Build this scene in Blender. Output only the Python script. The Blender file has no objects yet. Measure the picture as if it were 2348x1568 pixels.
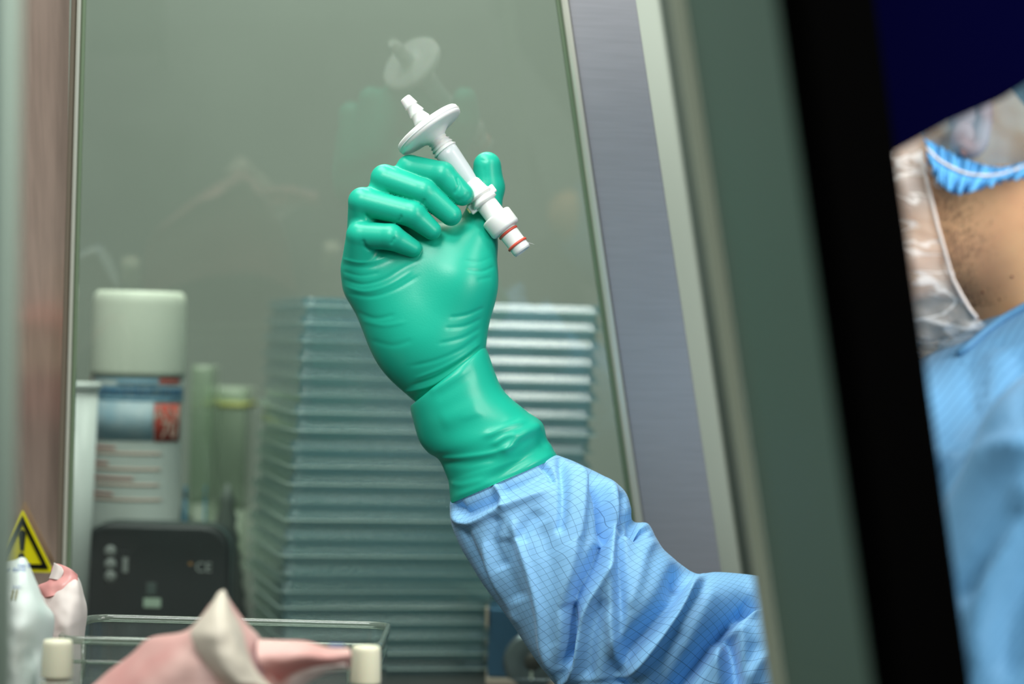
import bpy, bmesh, math, random
import numpy as np
from mathutils import Vector, Matrix
random.seed(4); np.random.seed(4)
C = bpy.context.scene.collection
SC = bpy.context.scene
# ------------------------------------------------------------------ camera
F = 85/36*2348
ROLL = math.radians(1.5); cr, sr = math.cos(ROLL), math.sin(ROLL)
def cv(x, y, z):                      # camera-frame vector -> world
    return Vector((x*cr - z*sr, y, x*sr + z*cr))
def W(px, py, d):                     # point seen at a pixel, d metres away
    return cv((px-1174)/F*d, d, (784-py)/F*d)
cd = bpy.data.cameras.new('camera'); cam = bpy.data.objects.new('camera', cd); C.objects.link(cam)
cd.lens = 85; cd.sensor_width = 36; cd.clip_start = .05
ax, az = cv(1,0,0), cv(0,0,1)
cam.matrix_world = Matrix(((ax.x, az.x, 0, 0), (0, 0, -1, 0), (ax.z, az.z, 0, 0), (0,0,0,1)))
cd.dof.use_dof = True; cd.dof.focus_distance = 1.57; cd.dof.aperture_fstop = 3.6
SC.camera = cam
SC.view_settings.view_transform = 'Standard'; SC.view_settings.look = 'None'
SC.view_settings.gamma = 1; SC.view_settings.exposure = 0.0; SC.view_settings.use_curve_mapping = False
SC.cycles.transparent_max_bounces = 64; SC.cycles.max_bounces = 16
SC.cycles.caustics_reflective = False; SC.cycles.caustics_refractive = False
wd = bpy.data.worlds.new('room_air'); SC.world = wd; wd.use_nodes = True
wd.node_tree.nodes['Background'].inputs[0].default_value = (.60,.68,.64,1)
wd.node_tree.nodes['Background'].inputs[1].default_value = .26
def area(name, loc, target, sx, sy, power, col):
    l = bpy.data.lights.new(name, 'AREA'); l.shape = 'RECTANGLE'; l.size = sx; l.size_y = sy
    l.energy = power; l.color = col
    o = bpy.data.objects.new(name, l); C.objects.link(o); o.location = loc
    o.rotation_euler = (Vector(target)-Vector(loc)).to_track_quat('-Z','Y').to_euler(); return o
area('cabinet_lamp', (-.30,1.48,.85), (-.12,1.58,0), .9, .36, 10, (.95,1,.95))
area('ceiling_lamp', (-.7,-.5,1.9), (.1,1.6,0), 1.0, .6, 46, (.96,1,.98))
area('person_fill', (.66,.80,.34), (.31,1.4,.0), .45, .4, 9, (1,.97,.92))  # added fill for the neck and gown, no actual lamp there
area('rear_fill', (-.15,2.3,.95), (-.1,2.35,0), 1.0, .3, 9, (.92,1,.90))  # added fill brightening can, dishes and wall behind the pane
area('dish_glint_fill', (.486,1.11,.764), (.02,1.92,-.01), .20, .16, 2.2, (1,1,.97))  # added light, placed so the dish lids mirror a bright patch
area('right_fill', (1.5,-.6,.5), (.28,1.4,0), .9, .7, 4, (.95,1,.98))  # added weak fill from the right, not an actual window

# ------------------------------------------------------------------ helpers
def tag(o, label=None, cat=None, group=None, kind=None):
    if label: o['label'] = label
    if cat: o['category'] = cat
    if group: o['group'] = group
    if kind: o['kind'] = kind
    return o
def empty(name, loc=(0,0,0), rz=0):
    o = bpy.data.objects.new(name, None); C.objects.link(o); o.location = loc; o.rotation_euler = (0,0,rz)
    o.empty_display_size = .02; return o
def link(name, me, m, parent=None, smooth=True, local=False):
    me.materials.clear()
    for mm in (m if isinstance(m, (list,tuple)) else [m]): me.materials.append(mm)
    if smooth:
        for p in me.polygons: p.use_smooth = True
    o = bpy.data.objects.new(name, me); C.objects.link(o)
    if parent:
        o.parent = parent
        if not local:                      # geometry is in world space
            o.matrix_parent_inverse = Matrix.Identity(4)
            M = Matrix.Translation(parent.location) @ Matrix.Rotation(parent.rotation_euler.z,4,'Z')
            q = parent
            while q.parent:
                q = q.parent; M = (Matrix.Translation(q.location) @ Matrix.Rotation(q.rotation_euler.z,4,'Z')) @ M
            me.transform(M.inverted())
    return o
def mesh(name, verts, faces, m, parent=None, smooth=True, local=False, recalc=True, uv=None, midx=None):
    me = bpy.data.meshes.new(name); me.from_pydata([tuple(v) for v in verts], [], [tuple(f) for f in faces])
    if uv is not None:
        l = me.uv_layers.new(name='UVMap')
        for lp in me.loops: l.data[lp.index].uv = uv[lp.vertex_index]
    if midx is not None:
        for p, i in zip(me.polygons, midx): p.material_index = i
    if recalc:
        b = bmesh.new(); b.from_mesh(me); bmesh.ops.recalc_face_normals(b, faces=b.faces); b.to_mesh(me); b.free()
    return link(name, me, m, parent, smooth, local)
def obj(name, bm, m, parent=None, smooth=False, local=False):
    bmesh.ops.recalc_face_normals(bm, faces=bm.faces)
    me = bpy.data.meshes.new(name); bm.to_mesh(me); bm.free()
    return link(name, me, m, parent, smooth, local)
def bevel(bm, w, seg=2):
    bmesh.ops.bevel(bm, geom=list(bm.edges), offset=w, segments=seg, affect='EDGES', profile=.5, clamp_overlap=True)
def box_bm(lo, hi, bv=0):
    bm = bmesh.new(); r = bmesh.ops.create_cube(bm, size=1)
    for v in bm.verts:
        v.co = Vector([lo[i] + (v.co[i]+.5)*(hi[i]-lo[i]) for i in range(3)])
    if bv: bevel(bm, bv)
    return bm
def hexa_bm(front, back, bv=0):            # 4 front points and 4 back points
    bm = bmesh.new(); a = [bm.verts.new(p) for p in front]; b = [bm.verts.new(p) for p in back]
    bm.faces.new(a); bm.faces.new(b[::-1])
    for i in range(4):
        j = (i+1) % 4; bm.faces.new((a[j], a[i], b[i], b[j]))
    if bv: bevel(bm, bv)
    return bm
def lathe_bm(prof, n=48, center=Vector((0,0,0)), axis=Vector((0,0,1))):   # prof (t, r)
    bm = bmesh.new(); z = axis.normalized(); x = z.orthogonal().normalized(); y = z.cross(x)
    rings = []
    for t, r in prof:
        if r <= 1e-7: rings.append([bm.verts.new(center+z*t)])
        else: rings.append([bm.verts.new(center+z*t+(x*math.cos(a)+y*math.sin(a))*r) for a in [2*math.pi*k/n for k in range(n)]])
    for A, B in zip(rings, rings[1:]):
        for k in range(n):
            q = (k+1) % n
            if len(A) == 1 and len(B) == 1: continue
            if len(A) == 1: bm.faces.new((A[0], B[q], B[k]))
            elif len(B) == 1: bm.faces.new((A[k], A[q], B[0]))
            else: bm.faces.new((A[k], A[q], B[q], B[k]))
    return bm
def rrect(w, d, r, n=6):                   # rounded rectangle outline, origin at centre
    pts = []
    for cx, cy, a0 in ((w/2-r, d/2-r, 0), (-w/2+r, d/2-r, 90), (-w/2+r, -d/2+r, 180), (w/2-r, -d/2+r, 270)):
        for k in range(n+1):
            a = math.radians(a0 + 90*k/n); pts.append((cx+r*math.cos(a), cy+r*math.sin(a)))
    return pts
def loft_bm(rings, close=False, cap0=False, cap1=False):
    bm = bmesh.new(); R = [[bm.verts.new(p) for p in r] for r in rings]; n = len(R[0])
    for A, B in (list(zip(R, R[1:])) + ([(R[-1], R[0])] if close else [])):
        for k in range(n): bm.faces.new((A[k], A[(k+1)%n], B[(k+1)%n], B[k]))
    if cap0: bm.faces.new(R[0][::-1])
    if cap1: bm.faces.new(R[-1])
    return bm
def merge(dst, src):
    me = bpy.data.meshes.new('t'); src.to_mesh(me); src.free(); dst.from_mesh(me); bpy.data.meshes.remove(me); return dst
def tube_bm(pts, r, n=10):
    bm = bmesh.new(); pts = [Vector(p) for p in pts]; R = []
    for i, p in enumerate(pts):
        t = (pts[min(i+1, len(pts)-1)] - pts[max(i-1, 0)]).normalized()
        x = t.cross(Vector((.13,.21,.97))).normalized(); y = t.cross(x)
        R.append([p + (x*math.cos(2*math.pi*k/n) + y*math.sin(2*math.pi*k/n))*r for k in range(n)])
    bm.free(); return loft_bm(R, cap0=True, cap1=True)
def text_pts(body, size, ext=.0004):       # flat text mesh in its own xy plane
    cu = bpy.data.curves.new('t', 'FONT'); cu.body = body; cu.size = size; cu.extrude = ext; cu.align_x = 'CENTER'; cu.align_y = 'CENTER'
    o = bpy.data.objects.new('t', cu); C.objects.link(o); dg = bpy.context.evaluated_depsgraph_get()
    me = bpy.data.meshes.new_from_object(o.evaluated_get(dg)); bpy.data.objects.remove(o); bpy.data.curves.remove(cu); return me

# ------------------------------------------------------------------ materials
def mat(name, col, rough=.5, metal=0, spec=.5, **kw):
    m = bpy.data.materials.new(name); m.use_nodes = True; n = m.node_tree.nodes['Principled BSDF']
    n.inputs['Base Color'].default_value = (*col, 1); n.inputs['Roughness'].default_value = rough
    n.inputs['Metallic'].default_value = metal; n.inputs['Specular IOR Level'].default_value = spec
    for k, v in kw.items(): n.inputs[k.replace('_', ' ')].default_value = v
    return m
def nodes(m): return m.node_tree.nodes, m.node_tree.links, m.node_tree.nodes['Principled BSDF']
def noisy(m, scale, amt, col2=None, stretch=(1,1,1), bump=0, detail=4, coord='Object'):
    N, L, P = nodes(m); tc = N.new('ShaderNodeTexCoord'); mp = N.new('ShaderNodeMapping'); mp.inputs['Scale'].default_value = stretch
    tx = N.new('ShaderNodeTexNoise'); tx.inputs['Scale'].default_value = scale; tx.inputs['Detail'].default_value = detail
    L.new(tc.outputs[coord], mp.inputs[0]); L.new(mp.outputs[0], tx.inputs['Vector'])
    base = P.inputs['Base Color'].default_value[:3]; c2 = col2 or tuple(c*(1-amt) for c in base)
    mx = N.new('ShaderNodeMix'); mx.data_type = 'RGBA'; mx.inputs[6].default_value = (*base, 1); mx.inputs[7].default_value = (*c2, 1)
    cr_ = N.new('ShaderNodeMapRange'); cr_.inputs[1].default_value = .35; cr_.inputs[2].default_value = .65
    L.new(tx.outputs[0], cr_.inputs[0]); L.new(cr_.outputs[0], mx.inputs[0]); L.new(mx.outputs[2], P.inputs['Base Color'])
    if bump:
        b = N.new('ShaderNodeBump'); b.inputs['Strength'].default_value = bump; b.inputs['Distance'].default_value = .001
        L.new(tx.outputs[0], b.inputs['Height']); L.new(b.outputs[0], P.inputs['Normal'])
    return m
def clear(name, tint, diff=0, dcol=(1,1,1), rough=.03, ior=1.5, gl=1.0):
    m = bpy.data.materials.new(name); m.use_nodes = True; N = m.node_tree.nodes; L = m.node_tree.links; N.clear()
    o = N.new('ShaderNodeOutputMaterial'); t = N.new('ShaderNodeBsdfTransparent'); t.inputs[0].default_value = (*tint, 1)
    g = N.new('ShaderNodeBsdfGlossy'); g.inputs['Roughness'].default_value = rough; g.inputs[0].default_value = (gl,gl,gl,1)
    f = N.new('ShaderNodeFresnel'); ge = N.new('ShaderNodeNewGeometry'); fm = N.new('ShaderNodeMapRange')
    fm.inputs[3].default_value = ior; fm.inputs[4].default_value = 1/ior; L.new(ge.outputs['Backfacing'], fm.inputs[0]); L.new(fm.outputs[0], f.inputs[0])
    cur = t
    if diff:
        d = N.new('ShaderNodeBsdfDiffuse'); d.inputs[0].default_value = (*dcol, 1); mx = N.new('ShaderNodeMixShader'); mx.inputs[0].default_value = diff
        L.new(t.outputs[0], mx.inputs[1]); L.new(d.outputs[0], mx.inputs[2]); cur = mx
    m2 = N.new('ShaderNodeMixShader'); L.new(f.outputs[0], m2.inputs[0]); L.new(cur.outputs[0], m2.inputs[1]); L.new(g.outputs[0], m2.inputs[2])
    L.new(m2.outputs[0], o.inputs[0]); return m
M = {}
M['wall'] = noisy(mat('painted_wall', (.19,.225,.19), .55), 3, .12)
M['backdrop_dark'] = mat('dark_room', (.012,.016,.010), .8)  # darkness of the room put into the colour
M['floor'] = mat('grey_floor', (.25,.27,.26), .5)
M['steel'] = noisy(mat('work_surface_steel', (.07,.075,.07), .45, .3), 60, .1, stretch=(1,20,1))
M['mirror_steel'] = noisy(mat('polished_steel', (.82,.61,.51), .14, .65), 30, .15, stretch=(8,1,.5))  # pinkish base colour carries part of the pouch's reflection
M['chrome'] = mat('bright_edge', (.82,.82,.70), .25, .35)
M['edge_brown'] = mat('brown_edge', (.30,.25,.19), .35, .3)
M['edge_green'] = mat('green_glass_edge', (.22,.30,.19), .2)
M['brushed'] = noisy(mat('brushed_aluminium', (.44,.44,.475), .45, .2), 40, .08, stretch=(.6,.6,14))
M['band'] = mat('pale_profile', (.36,.40,.34), .4, .1)
M['band2'] = mat('pale_seal', (.30,.33,.25), .5)
M['green_panel'] = mat('grey_green_panel', (.10,.165,.13), .6, 0, .2)
M['black'] = mat('black_frame', (.0008,.0008,.0008), .9, 0, 0, IOR=1.0)
M['navy'] = mat('navy_panel', (.0006,.0006,.010), .9, 0, 0, IOR=1.0)
M['post'] = mat('pale_green_post', (.33,.42,.35), .5)
M['post_dark'] = mat('dark_green_post', (.02,.05,.04), .6)
M['glass'] = clear('window_glass', (.95,.98,.95), rough=.0, ior=1.52)
M['stackplastic'] = clear('dish_plastic', (.80,.90,.92), .10, (.40,.66,.76), .16, 1.6)
M['rimplastic'] = clear('dish_rim_plastic', (.74,.86,.84), .5, (.70,.84,.80), .15, 1.7)
def vary(m, lo_, hi_):
    N, L = m.node_tree.nodes, m.node_tree.links; oi = N.new('ShaderNodeObjectInfo'); mr = N.new('ShaderNodeMapRange')
    mr.inputs[3].default_value = lo_; mr.inputs[4].default_value = hi_; L.new(oi.outputs['Random'], mr.inputs[0])
    for n in N:
        if n.type == 'MIX_SHADER' and not n.inputs[0].is_linked: L.new(mr.outputs[0], n.inputs[0])
vary(M['stackplastic'], .03, .11); vary(M['rimplastic'], .15, .55)
M['clearplastic'] = clear('clear_rack_plastic', (.95,.98,.97), .03, (.5,.6,.6), .1, 1.5)
M['rackrim'] = clear('clear_rack_rim', (.72,.80,.74), .16, (.50,.56,.48), .16, 1.5)
M['greenbox'] = clear('green_tip_box', (.85,.92,.86), .34, (.52,.64,.46), .3, 1.4)
M['yellow_line'] = mat('yellow_rim', (.46,.46,.10), .5)
M['white_cap'] = mat('white_cap_plastic', (.72,.78,.66), .5)
M['can'] = mat('white_can', (.60,.66,.63), .4)
M['cupm'] = clear('white_cup_plastic', (.75,.8,.8), .8, (.78,.84,.82), .3, 1.4)
M['lab_blue'] = mat('blue_label_print', (.05,.22,.42), .5)
M['lab_pale'] = noisy(mat('pale_blue_label', (.50,.60,.64), .5), 20, 0, (.20,.42,.56), detail=3)
M['lab_lb'] = mat('light_blue_label', (.20,.42,.58), .5)
M['lab_red'] = mat('red_label', (.55,.05,.03), .5)
M['lab_txt'] = mat('pale_print', (.62,.45,.38), .5)
M['lab_red2'] = mat('red_print', (.48,.20,.17), .5)
M['black_plastic'] = noisy(mat('black_device_plastic', (.008,.016,.018), .45, 0, .3), 12, .4)
M['device_edge'] = mat('device_rim', (.06,.09,.085), .3)
M['grey_dot'] = mat('grey_button', (.30,.33,.32), .5)
M['label_white'] = mat('white_sticker', (.42,.55,.44), .6)
M['blue_case'] = noisy(mat('blue_metal_case', (.05,.15,.27), .35, .4), 8, .25)
M['dial'] = mat('grey_dial', (.20,.25,.27), .25, .7)
M['dial_dark'] = mat('dark_dial_hub', (.05,.05,.045), .4)
M['beige_edge'] = mat('beige_edge', (.50,.42,.34), .5)
M['bluetip'] = mat('blue_marker', (.03,.22,.36), .4)
M['greycone'] = mat('grey_tip', (.10,.13,.11), .6)
M['cap'] = mat('ivory_cap_plastic', (.82,.80,.60), .45, 0, .5, Subsurface_Weight=.15, Subsurface_Scale=.003)
M['bottle'] = clear('bottle_plastic', (.9,.92,.85), .35, (.8,.8,.68), .1, 1.4)
M['yellow'] = mat('warning_yellow', (.90,.82,.005), .5)
M['signblack'] = mat('warning_black', (.006,.008,.006), .5)
M['white_paper'] = noisy(mat('white_pouch_paper', (.84,.88,.84), .6), 22, .10, (.74,.86,.80), bump=.5)
M['cream'] = noisy(mat('cream_pouch_paper', (.80,.70,.58), .6), 22, .1, bump=.4)
M['pink'] = noisy(mat('pink_pouch_film', (.72,.27,.26), .35), 16, 0, (.80,.46,.42), bump=.4)
M['palepink'] = noisy(mat('pale_pink_pouch', (.80,.50,.45), .45), 14, 0, (.70,.30,.28), bump=.3)
M['whitepink'] = mat('white_pouch_back', (.74,.66,.62), .6)
M['print'] = mat('blue_print', (.16,.24,.55), .6)
M['print2'] = mat('olive_print', (.32,.30,.16), .6)
M['white'] = mat('white_plastic', (.86,.88,.86), .38, 0, .5, Subsurface_Weight=.2, Subsurface_Scale=.004)
M['milky'] = mat('milky_tube', (.74,.80,.82), .25, 0, .5, Transmission_Weight=.15)
M['red'] = mat('red_o_ring', (.72,.10,.06), .45)
M['yellowtab'] = mat('yellow_tab', (.80,.78,.38), .4)
M['skin'] = noisy(mat('skin', (.80,.47,.25), .5, 0, .4, Subsurface_Weight=.1, Subsurface_Scale=.01), 30, .06, (.68,.36,.20))
M['hair'] = mat('dark_hair', (.02,.017,.014), .6)
M['stubble'] = mat('beard_hair', (.10,.05,.025), .7)
M['mole'] = mat('mole', (.22,.07,.04), .7)
g = mat('green_nitrile_glove', (.010,.46,.312), .36, 0, .40)
N, L, P = nodes(g)
tc = N.new('ShaderNodeTexCoord'); tx = N.new('ShaderNodeTexNoise'); tx.inputs['Scale'].default_value = 900
bp = N.new('ShaderNodeBump'); bp.inputs['Strength'].default_value = .10; bp.inputs['Distance'].default_value = .0004
L.new(tc.outputs['Object'], tx.inputs['Vector']); L.new(tx.outputs[0], bp.inputs['Height']); L.new(bp.outputs[0], P.inputs['Normal'])
M['glove'] = g
def gown(name, base, grid, sx, sy, wid, uvn=True):
    m = mat(name, base, .55, 0, .25); N, L, P = nodes(m)
    P.inputs['Sheen Weight'].default_value = .15
    tc = N.new('ShaderNodeTexCoord'); sp = N.new('ShaderNodeSeparateXYZ'); L.new(tc.outputs['UV'], sp.inputs[0])
    outs = []
    for ax_, s in ((0, sx), (1, sy)):
        if not s: continue
        a = N.new('ShaderNodeMath'); a.operation = 'MULTIPLY'; a.inputs[1].default_value = s; L.new(sp.outputs[ax_], a.inputs[0])
        b = N.new('ShaderNodeMath'); b.operation = 'FRACT'; L.new(a.outputs[0], b.inputs[0])
        c = N.new('ShaderNodeMath'); c.operation = 'LESS_THAN'; c.inputs[1].default_value = wid; L.new(b.outputs[0], c.inputs[0]); outs.append(c)
    o = outs[0]
    if len(outs) > 1:
        o = N.new('ShaderNodeMath'); o.operation = 'MAXIMUM'; L.new(outs[0].outputs[0], o.inputs[0]); L.new(outs[1].outputs[0], o.inputs[1])
    mx = N.new('ShaderNodeMix'); mx.data_type = 'RGBA'; mx.inputs[6].default_value = (*base, 1); mx.inputs[7].default_value = (*grid, 1)
    L.new(o.outputs[0], mx.inputs[0]); L.new(mx.outputs[2], P.inputs['Base Color'])
    tx = N.new('ShaderNodeTexNoise'); tx.inputs['Scale'].default_value = 45; tx.inputs['Detail'].default_value = 3; L.new(tc.outputs['Object'], tx.inputs['Vector'])
    bp = N.new('ShaderNodeBump'); bp.inputs['Strength'].default_value = .25; bp.inputs['Distance'].default_value = .003
    L.new(tx.outputs[0], bp.inputs['Height']); L.new(bp.outputs[0], P.inputs['Normal'])
    return m
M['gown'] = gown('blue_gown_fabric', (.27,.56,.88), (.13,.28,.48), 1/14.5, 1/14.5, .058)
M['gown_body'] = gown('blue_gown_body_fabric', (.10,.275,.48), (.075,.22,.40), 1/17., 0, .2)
M['capblue'] = clear('blue_cap_fabric', (.55,.75,.9), .86, (.14,.46,.85), .6, 1.3, .2)
M['capsheer'] = clear('sheer_cap_fabric', (.75,.85,.92), .26, (.25,.50,.66), .6, 1.2, .2)
def net(name):
    m = clear(name, (.97,.97,.97), .42, (1,.97,.95), .6, 1.2, .2)
    N, L = m.node_tree.nodes, m.node_tree.links
    mx = [n for n in N if n.type == 'MIX_SHADER' and abs(n.inputs[0].default_value-.42) < 1e-3][0]
    tc = N.new('ShaderNodeTexCoord'); mp = N.new('ShaderNodeMapping'); mp.inputs['Rotation'].default_value = (0,.6,0); mp.inputs['Scale'].default_value = (.7,1,2.0)
    ns = N.new('ShaderNodeTexNoise'); ns.inputs['Scale'].default_value = 34; ns.inputs['Detail'].default_value = 3; ns.inputs['Distortion'].default_value = .8
    L.new(tc.outputs['Object'], mp.inputs[0]); L.new(mp.outputs[0], ns.inputs['Vector'])
    sb = N.new('ShaderNodeMath'); sb.operation = 'SUBTRACT'; sb.inputs[1].default_value = .5; L.new(ns.outputs[0], sb.inputs[0])
    ab = N.new('ShaderNodeMath'); ab.operation = 'ABSOLUTE'; L.new(sb.outputs[0], ab.inputs[0])
    mr = N.new('ShaderNodeMapRange'); mr.inputs[1].default_value = 0; mr.inputs[2].default_value = .05; mr.inputs[3].default_value = .80; mr.inputs[4].default_value = .30
    L.new(ab.outputs[0], mr.inputs[0]); L.new(mr.outputs[0], mx.inputs[0]); return m
M['net'] = net('white_beard_cover_net')

# ------------------------------------------------------------------ implicit surfaces (surface nets)
def cone(Pt, a, b):                        # exact rounded cone a=(x,y,z,r) b=(x,y,z,r)
    a = np.array(a, np.float64); b = np.array(b, np.float64); ba = b[:3]-a[:3]; l2 = float(ba@ba); r1, r2 = float(a[3]), float(b[3]); rr = r1-r2
    p = [Pt[i]-np.float32(a[i]) for i in range(3)]
    if l2 <= rr*rr*1.02:
        c, r_ = (a, r1) if r1 > r2 else (b, r2)
        return np.sqrt(sum((Pt[i]-np.float32(c[i]))**2 for i in range(3))) - r_
    l = math.sqrt(l2); u = ba/l; h = p[0]*u[0]+p[1]*u[1]+p[2]*u[2]          # along the axis
    q2 = np.maximum(p[0]**2+p[1]**2+p[2]**2-h*h, 0); q = np.sqrt(q2)
    sn = rr/l; cs = math.sqrt(1-sn*sn); k = h*cs-q*sn                       # foot on the slanted side
    return np.where(k < 0, np.sqrt(q2+h*h)-r1, np.where(k > l*cs, np.sqrt(q2+(h-l)**2)-r2, q*cs+h*sn-r1))
def ell(Pt, c, r):
    k = np.sqrt(((Pt[0]-c[0])/r[0])**2+((Pt[1]-c[1])/r[1])**2+((Pt[2]-c[2])/r[2])**2)
    return (k-1)*min(r)
def smin(a, b, k):
    h = np.clip(.5+.5*(b-a)/k, 0, 1); return b*(1-h)+a*h-k*h*(1-h)
def polygonize(f, lo, hi, h, relax=1):
    xs = [np.arange(lo[i], hi[i]+h, h, dtype=np.float32) for i in range(3)]
    G = np.meshgrid(*xs, indexing='ij'); V = f(G).astype(np.float32); del G
    I = V < 0; nx, ny, nz = V.shape
    cnt = np.zeros((nx-1,ny-1,nz-1), np.float32); S = [np.zeros_like(cnt) for _ in range(3)]
    offs = [(0,0,0),(1,0,0),(0,1,0),(1,1,0),(0,0,1),(1,0,1),(0,1,1),(1,1,1)]
    sl = lambda o: tuple(slice(o[i], V.shape[i]-1+o[i]) for i in range(3))
    for i, a in enumerate(offs):
        for b in offs[i+1:]:
            if sum(abs(a[k]-b[k]) for k in range(3)) != 1: continue
            va, vb = V[sl(a)], V[sl(b)]; m = (va < 0) != (vb < 0)
            t = np.where(m, va/np.where(m, va-vb, 1), 0)
            cnt += m
            for k in range(3): S[k] += np.where(m, a[k]+(b[k]-a[k])*t, 0)
    act = cnt > 0; idx = -np.ones(cnt.shape, np.int64); ii = np.argwhere(act); idx[act] = np.arange(len(ii))
    c = cnt[act]; verts = np.stack([lo[k]+h*(ii[:,k]+S[k][act]/c) for k in range(3)], 1)
    faces = []
    for ax_ in range(3):
        u, v = (ax_+1) % 3, (ax_+2) % 3
        s0 = [slice(None)]*3; s1 = [slice(None)]*3; s0[ax_] = slice(0, -1); s1[ax_] = slice(1, None)
        m = I[tuple(s0)] != I[tuple(s1)]; e = np.argwhere(m)
        e = e[(e[:,u] > 0) & (e[:,v] > 0) & (e[:,u] < V.shape[u]-1) & (e[:,v] < V.shape[v]-1)]
        A = e.copy(); B = e.copy(); B[:,u] -= 1; D = e.copy(); D[:,v] -= 1; E_ = B.copy(); E_[:,v] -= 1
        q = np.stack([idx[tuple(x.T)] for x in (A, B, E_, D)], 1)
        fl = I[tuple(s0)][tuple(e.T)]; q[fl] = q[fl][:, ::-1]; faces.append(q)
    F_ = np.concatenate(faces)
    for _ in range(relax):                # Laplacian relaxation then projection back on the surface
        acc = np.zeros_like(verts); n = np.zeros(len(verts))
        for k in range(4):
            a, b = F_[:,k], F_[:,(k+1)%4]
            np.add.at(acc, a, verts[b]); np.add.at(n, a, 1); np.add.at(acc, b, verts[a]); np.add.at(n, b, 1)
        verts = .35*verts + .65*acc/np.maximum(n,1)[:,None]
        d = f([verts[:,0], verts[:,1], verts[:,2]]); g_ = np.zeros_like(verts); e = h*.4
        for k in range(3):
            p = [verts[:,j]+(e if j == k else 0) for j in range(3)]; q = [verts[:,j]-(e if j == k else 0) for j in range(3)]
            g_[:,k] = (f(p)-f(q))/(2*e)
        gn = np.linalg.norm(g_, axis=1)+1e-9
        verts -= g_*np.clip(d/gn**2, -h*.5, h*.5)[:,None]
    return verts, F_, f
def vnormals(V, F_):
    n = np.zeros_like(V); fn = np.cross(V[F_[:,2]]-V[F_[:,0]], V[F_[:,3]]-V[F_[:,1]])
    for k in range(4): np.add.at(n, F_[:,k], fn)
    return n/(np.linalg.norm(n, axis=1)[:,None]+1e-12)
HD = 1.60; PXM = HD/F
def hw(V):                                 # (px, py, px towards camera) -> world, numpy
    d = HD - V[:,2]*PXM; x = (V[:,0]-1174)/F*d; z = (784-V[:,1])/F*d
    return np.stack([x*cr-z*sr, d, x*sr+z*cr], 1)
def crom(Pn, t):
    n = len(Pn)-1; i = min(int(t*n), n-1); f = t*n-i
    p0, p1, p2, p3 = Pn[max(i-1,0)], Pn[i], Pn[i+1], Pn[min(i+2,n)]
    return .5*((2*p1)+(-p0+p2)*f+(2*p0-5*p1+4*p2-p3)*f*f+(-p0+3*p1-3*p2+p3)*f**3)
def segdist(X, Y, pts):                    # distance and side to a polyline in the hand's own xy plane
    if len(pts) > 2:
        q = [np.array(p[:2], float) for p in pts]; pts = [crom(q, k/(4*(len(q)-1))) for k in range(4*(len(q)-1)+1)]
    best = np.full(X.shape, 1e9); side = np.zeros(X.shape); par = np.zeros(X.shape)
    n = len(pts)-1
    for i in range(n):
        (x0,y0), (x1,y1) = pts[i][:2], pts[i+1][:2]; dx, dy = x1-x0, y1-y0; l2 = dx*dx+dy*dy
        t = np.clip(((X-x0)*dx+(Y-y0)*dy)/l2, 0, 1); ex, ey = X-x0-dx*t, Y-y0-dy*t
        d = np.hypot(ex, ey); m = d < best; best = np.where(m, d, best)
        side = np.where(m, np.sign(dx*ey-dy*ex), side); par = np.where(m, (i+t)/n, par)
    return best, side, par
def fold(X, Y, pts, w, amp, kind='g', w2=None):
    d, s, p = segdist(X, Y, pts); fade = np.clip(np.sin(np.pi*np.clip(p*.94+.03, 0, 1))*2.2, 0, 1)
    if kind == 'g': return amp*fade*np.exp(-(d/w)**2)
    w2 = w2 or w*6                         # step: sharp on side -1, long slope on side +1
    return amp*fade*np.where(s > 0, np.exp(-(d/w2)**1.5), np.exp(-(d/w)**2))

# ------------------------------------------------------------------ the setting
TZ = -.27
tag(obj('floor', box_bm((-3,-.4,-1.2), (3,4.0,-1.15)), M['floor']), kind='structure')
tag(obj('wall_back', box_bm((-3,2.9,-1.15), (3,3.0,1.8)), M['wall']), kind='structure')
tag(obj('dark_backdrop', box_bm((.30,2.55,-1.15), (2.9,2.62,1.8)), M['backdrop_dark']), kind='structure')  # added dark sheet standing in for the dark room behind the person

# ------------------------------------------------------------------ the safety cabinet
cab = tag(empty('safety_cabinet', (0,1.5,TZ)), 'laboratory safety cabinet with tilted glass pane, metal frame and black front edge', 'cabinet')
obj('work_surface', box_bm((-.95,.80,TZ-.03), (.17,2.45,TZ), .003), M['steel'], cab)
obj('cabinet_base', box_bm((-.93,.83,-1.15), (.15,2.42,TZ-.03), .004), M['post'], cab)
pn = cv(-.10, 1, .336); pc = 1.755; nl = pn.length; pu = pn/nl
def on(px, py, off=0):                    # point of the pane's plane (shifted by off along its normal) at a pixel
    r = W(px, py, 1.0); return r*((pc + off*nl)/pn.dot(r))
def strip(name, a, b, th, m, off=0, bv=.0015, par=cab):   # a,b = (px left, px right, py) top and bottom
    q = [on(a[0],a[2],off), on(a[1],a[2],off), on(b[1],b[2],off), on(b[0],b[2],off)]
    return obj(name, hexa_bm(q, [p+pu*th for p in q], bv), m, par)
def ext(x0, y0, x1, y1, y): return x0+(x1-x0)*(y-y0)/(y1-y0)
T, B = -700, 1500
gp = strip('glass_pane', (190,ext(1290,0,1460,1190,T),T), (150,ext(1290,0,1460,1190,1560),1560), .004, M['glass'], 0, 0)
strip('steel_panel', (45,168,T), (-45,140,B), .006, M['mirror_steel'], .004, 0)
strip('steel_side_panel', (-700,45,T), (-800,-45,B), .006, M['brushed'], .004, 0)
def lx(y, o): return 176+o-(y)*.0262
strip('edge_profile', (lx(T,-12),lx(T,0),T), (lx(B,-14),lx(B,0),B), .012, M['edge_brown'], -.004)
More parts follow.
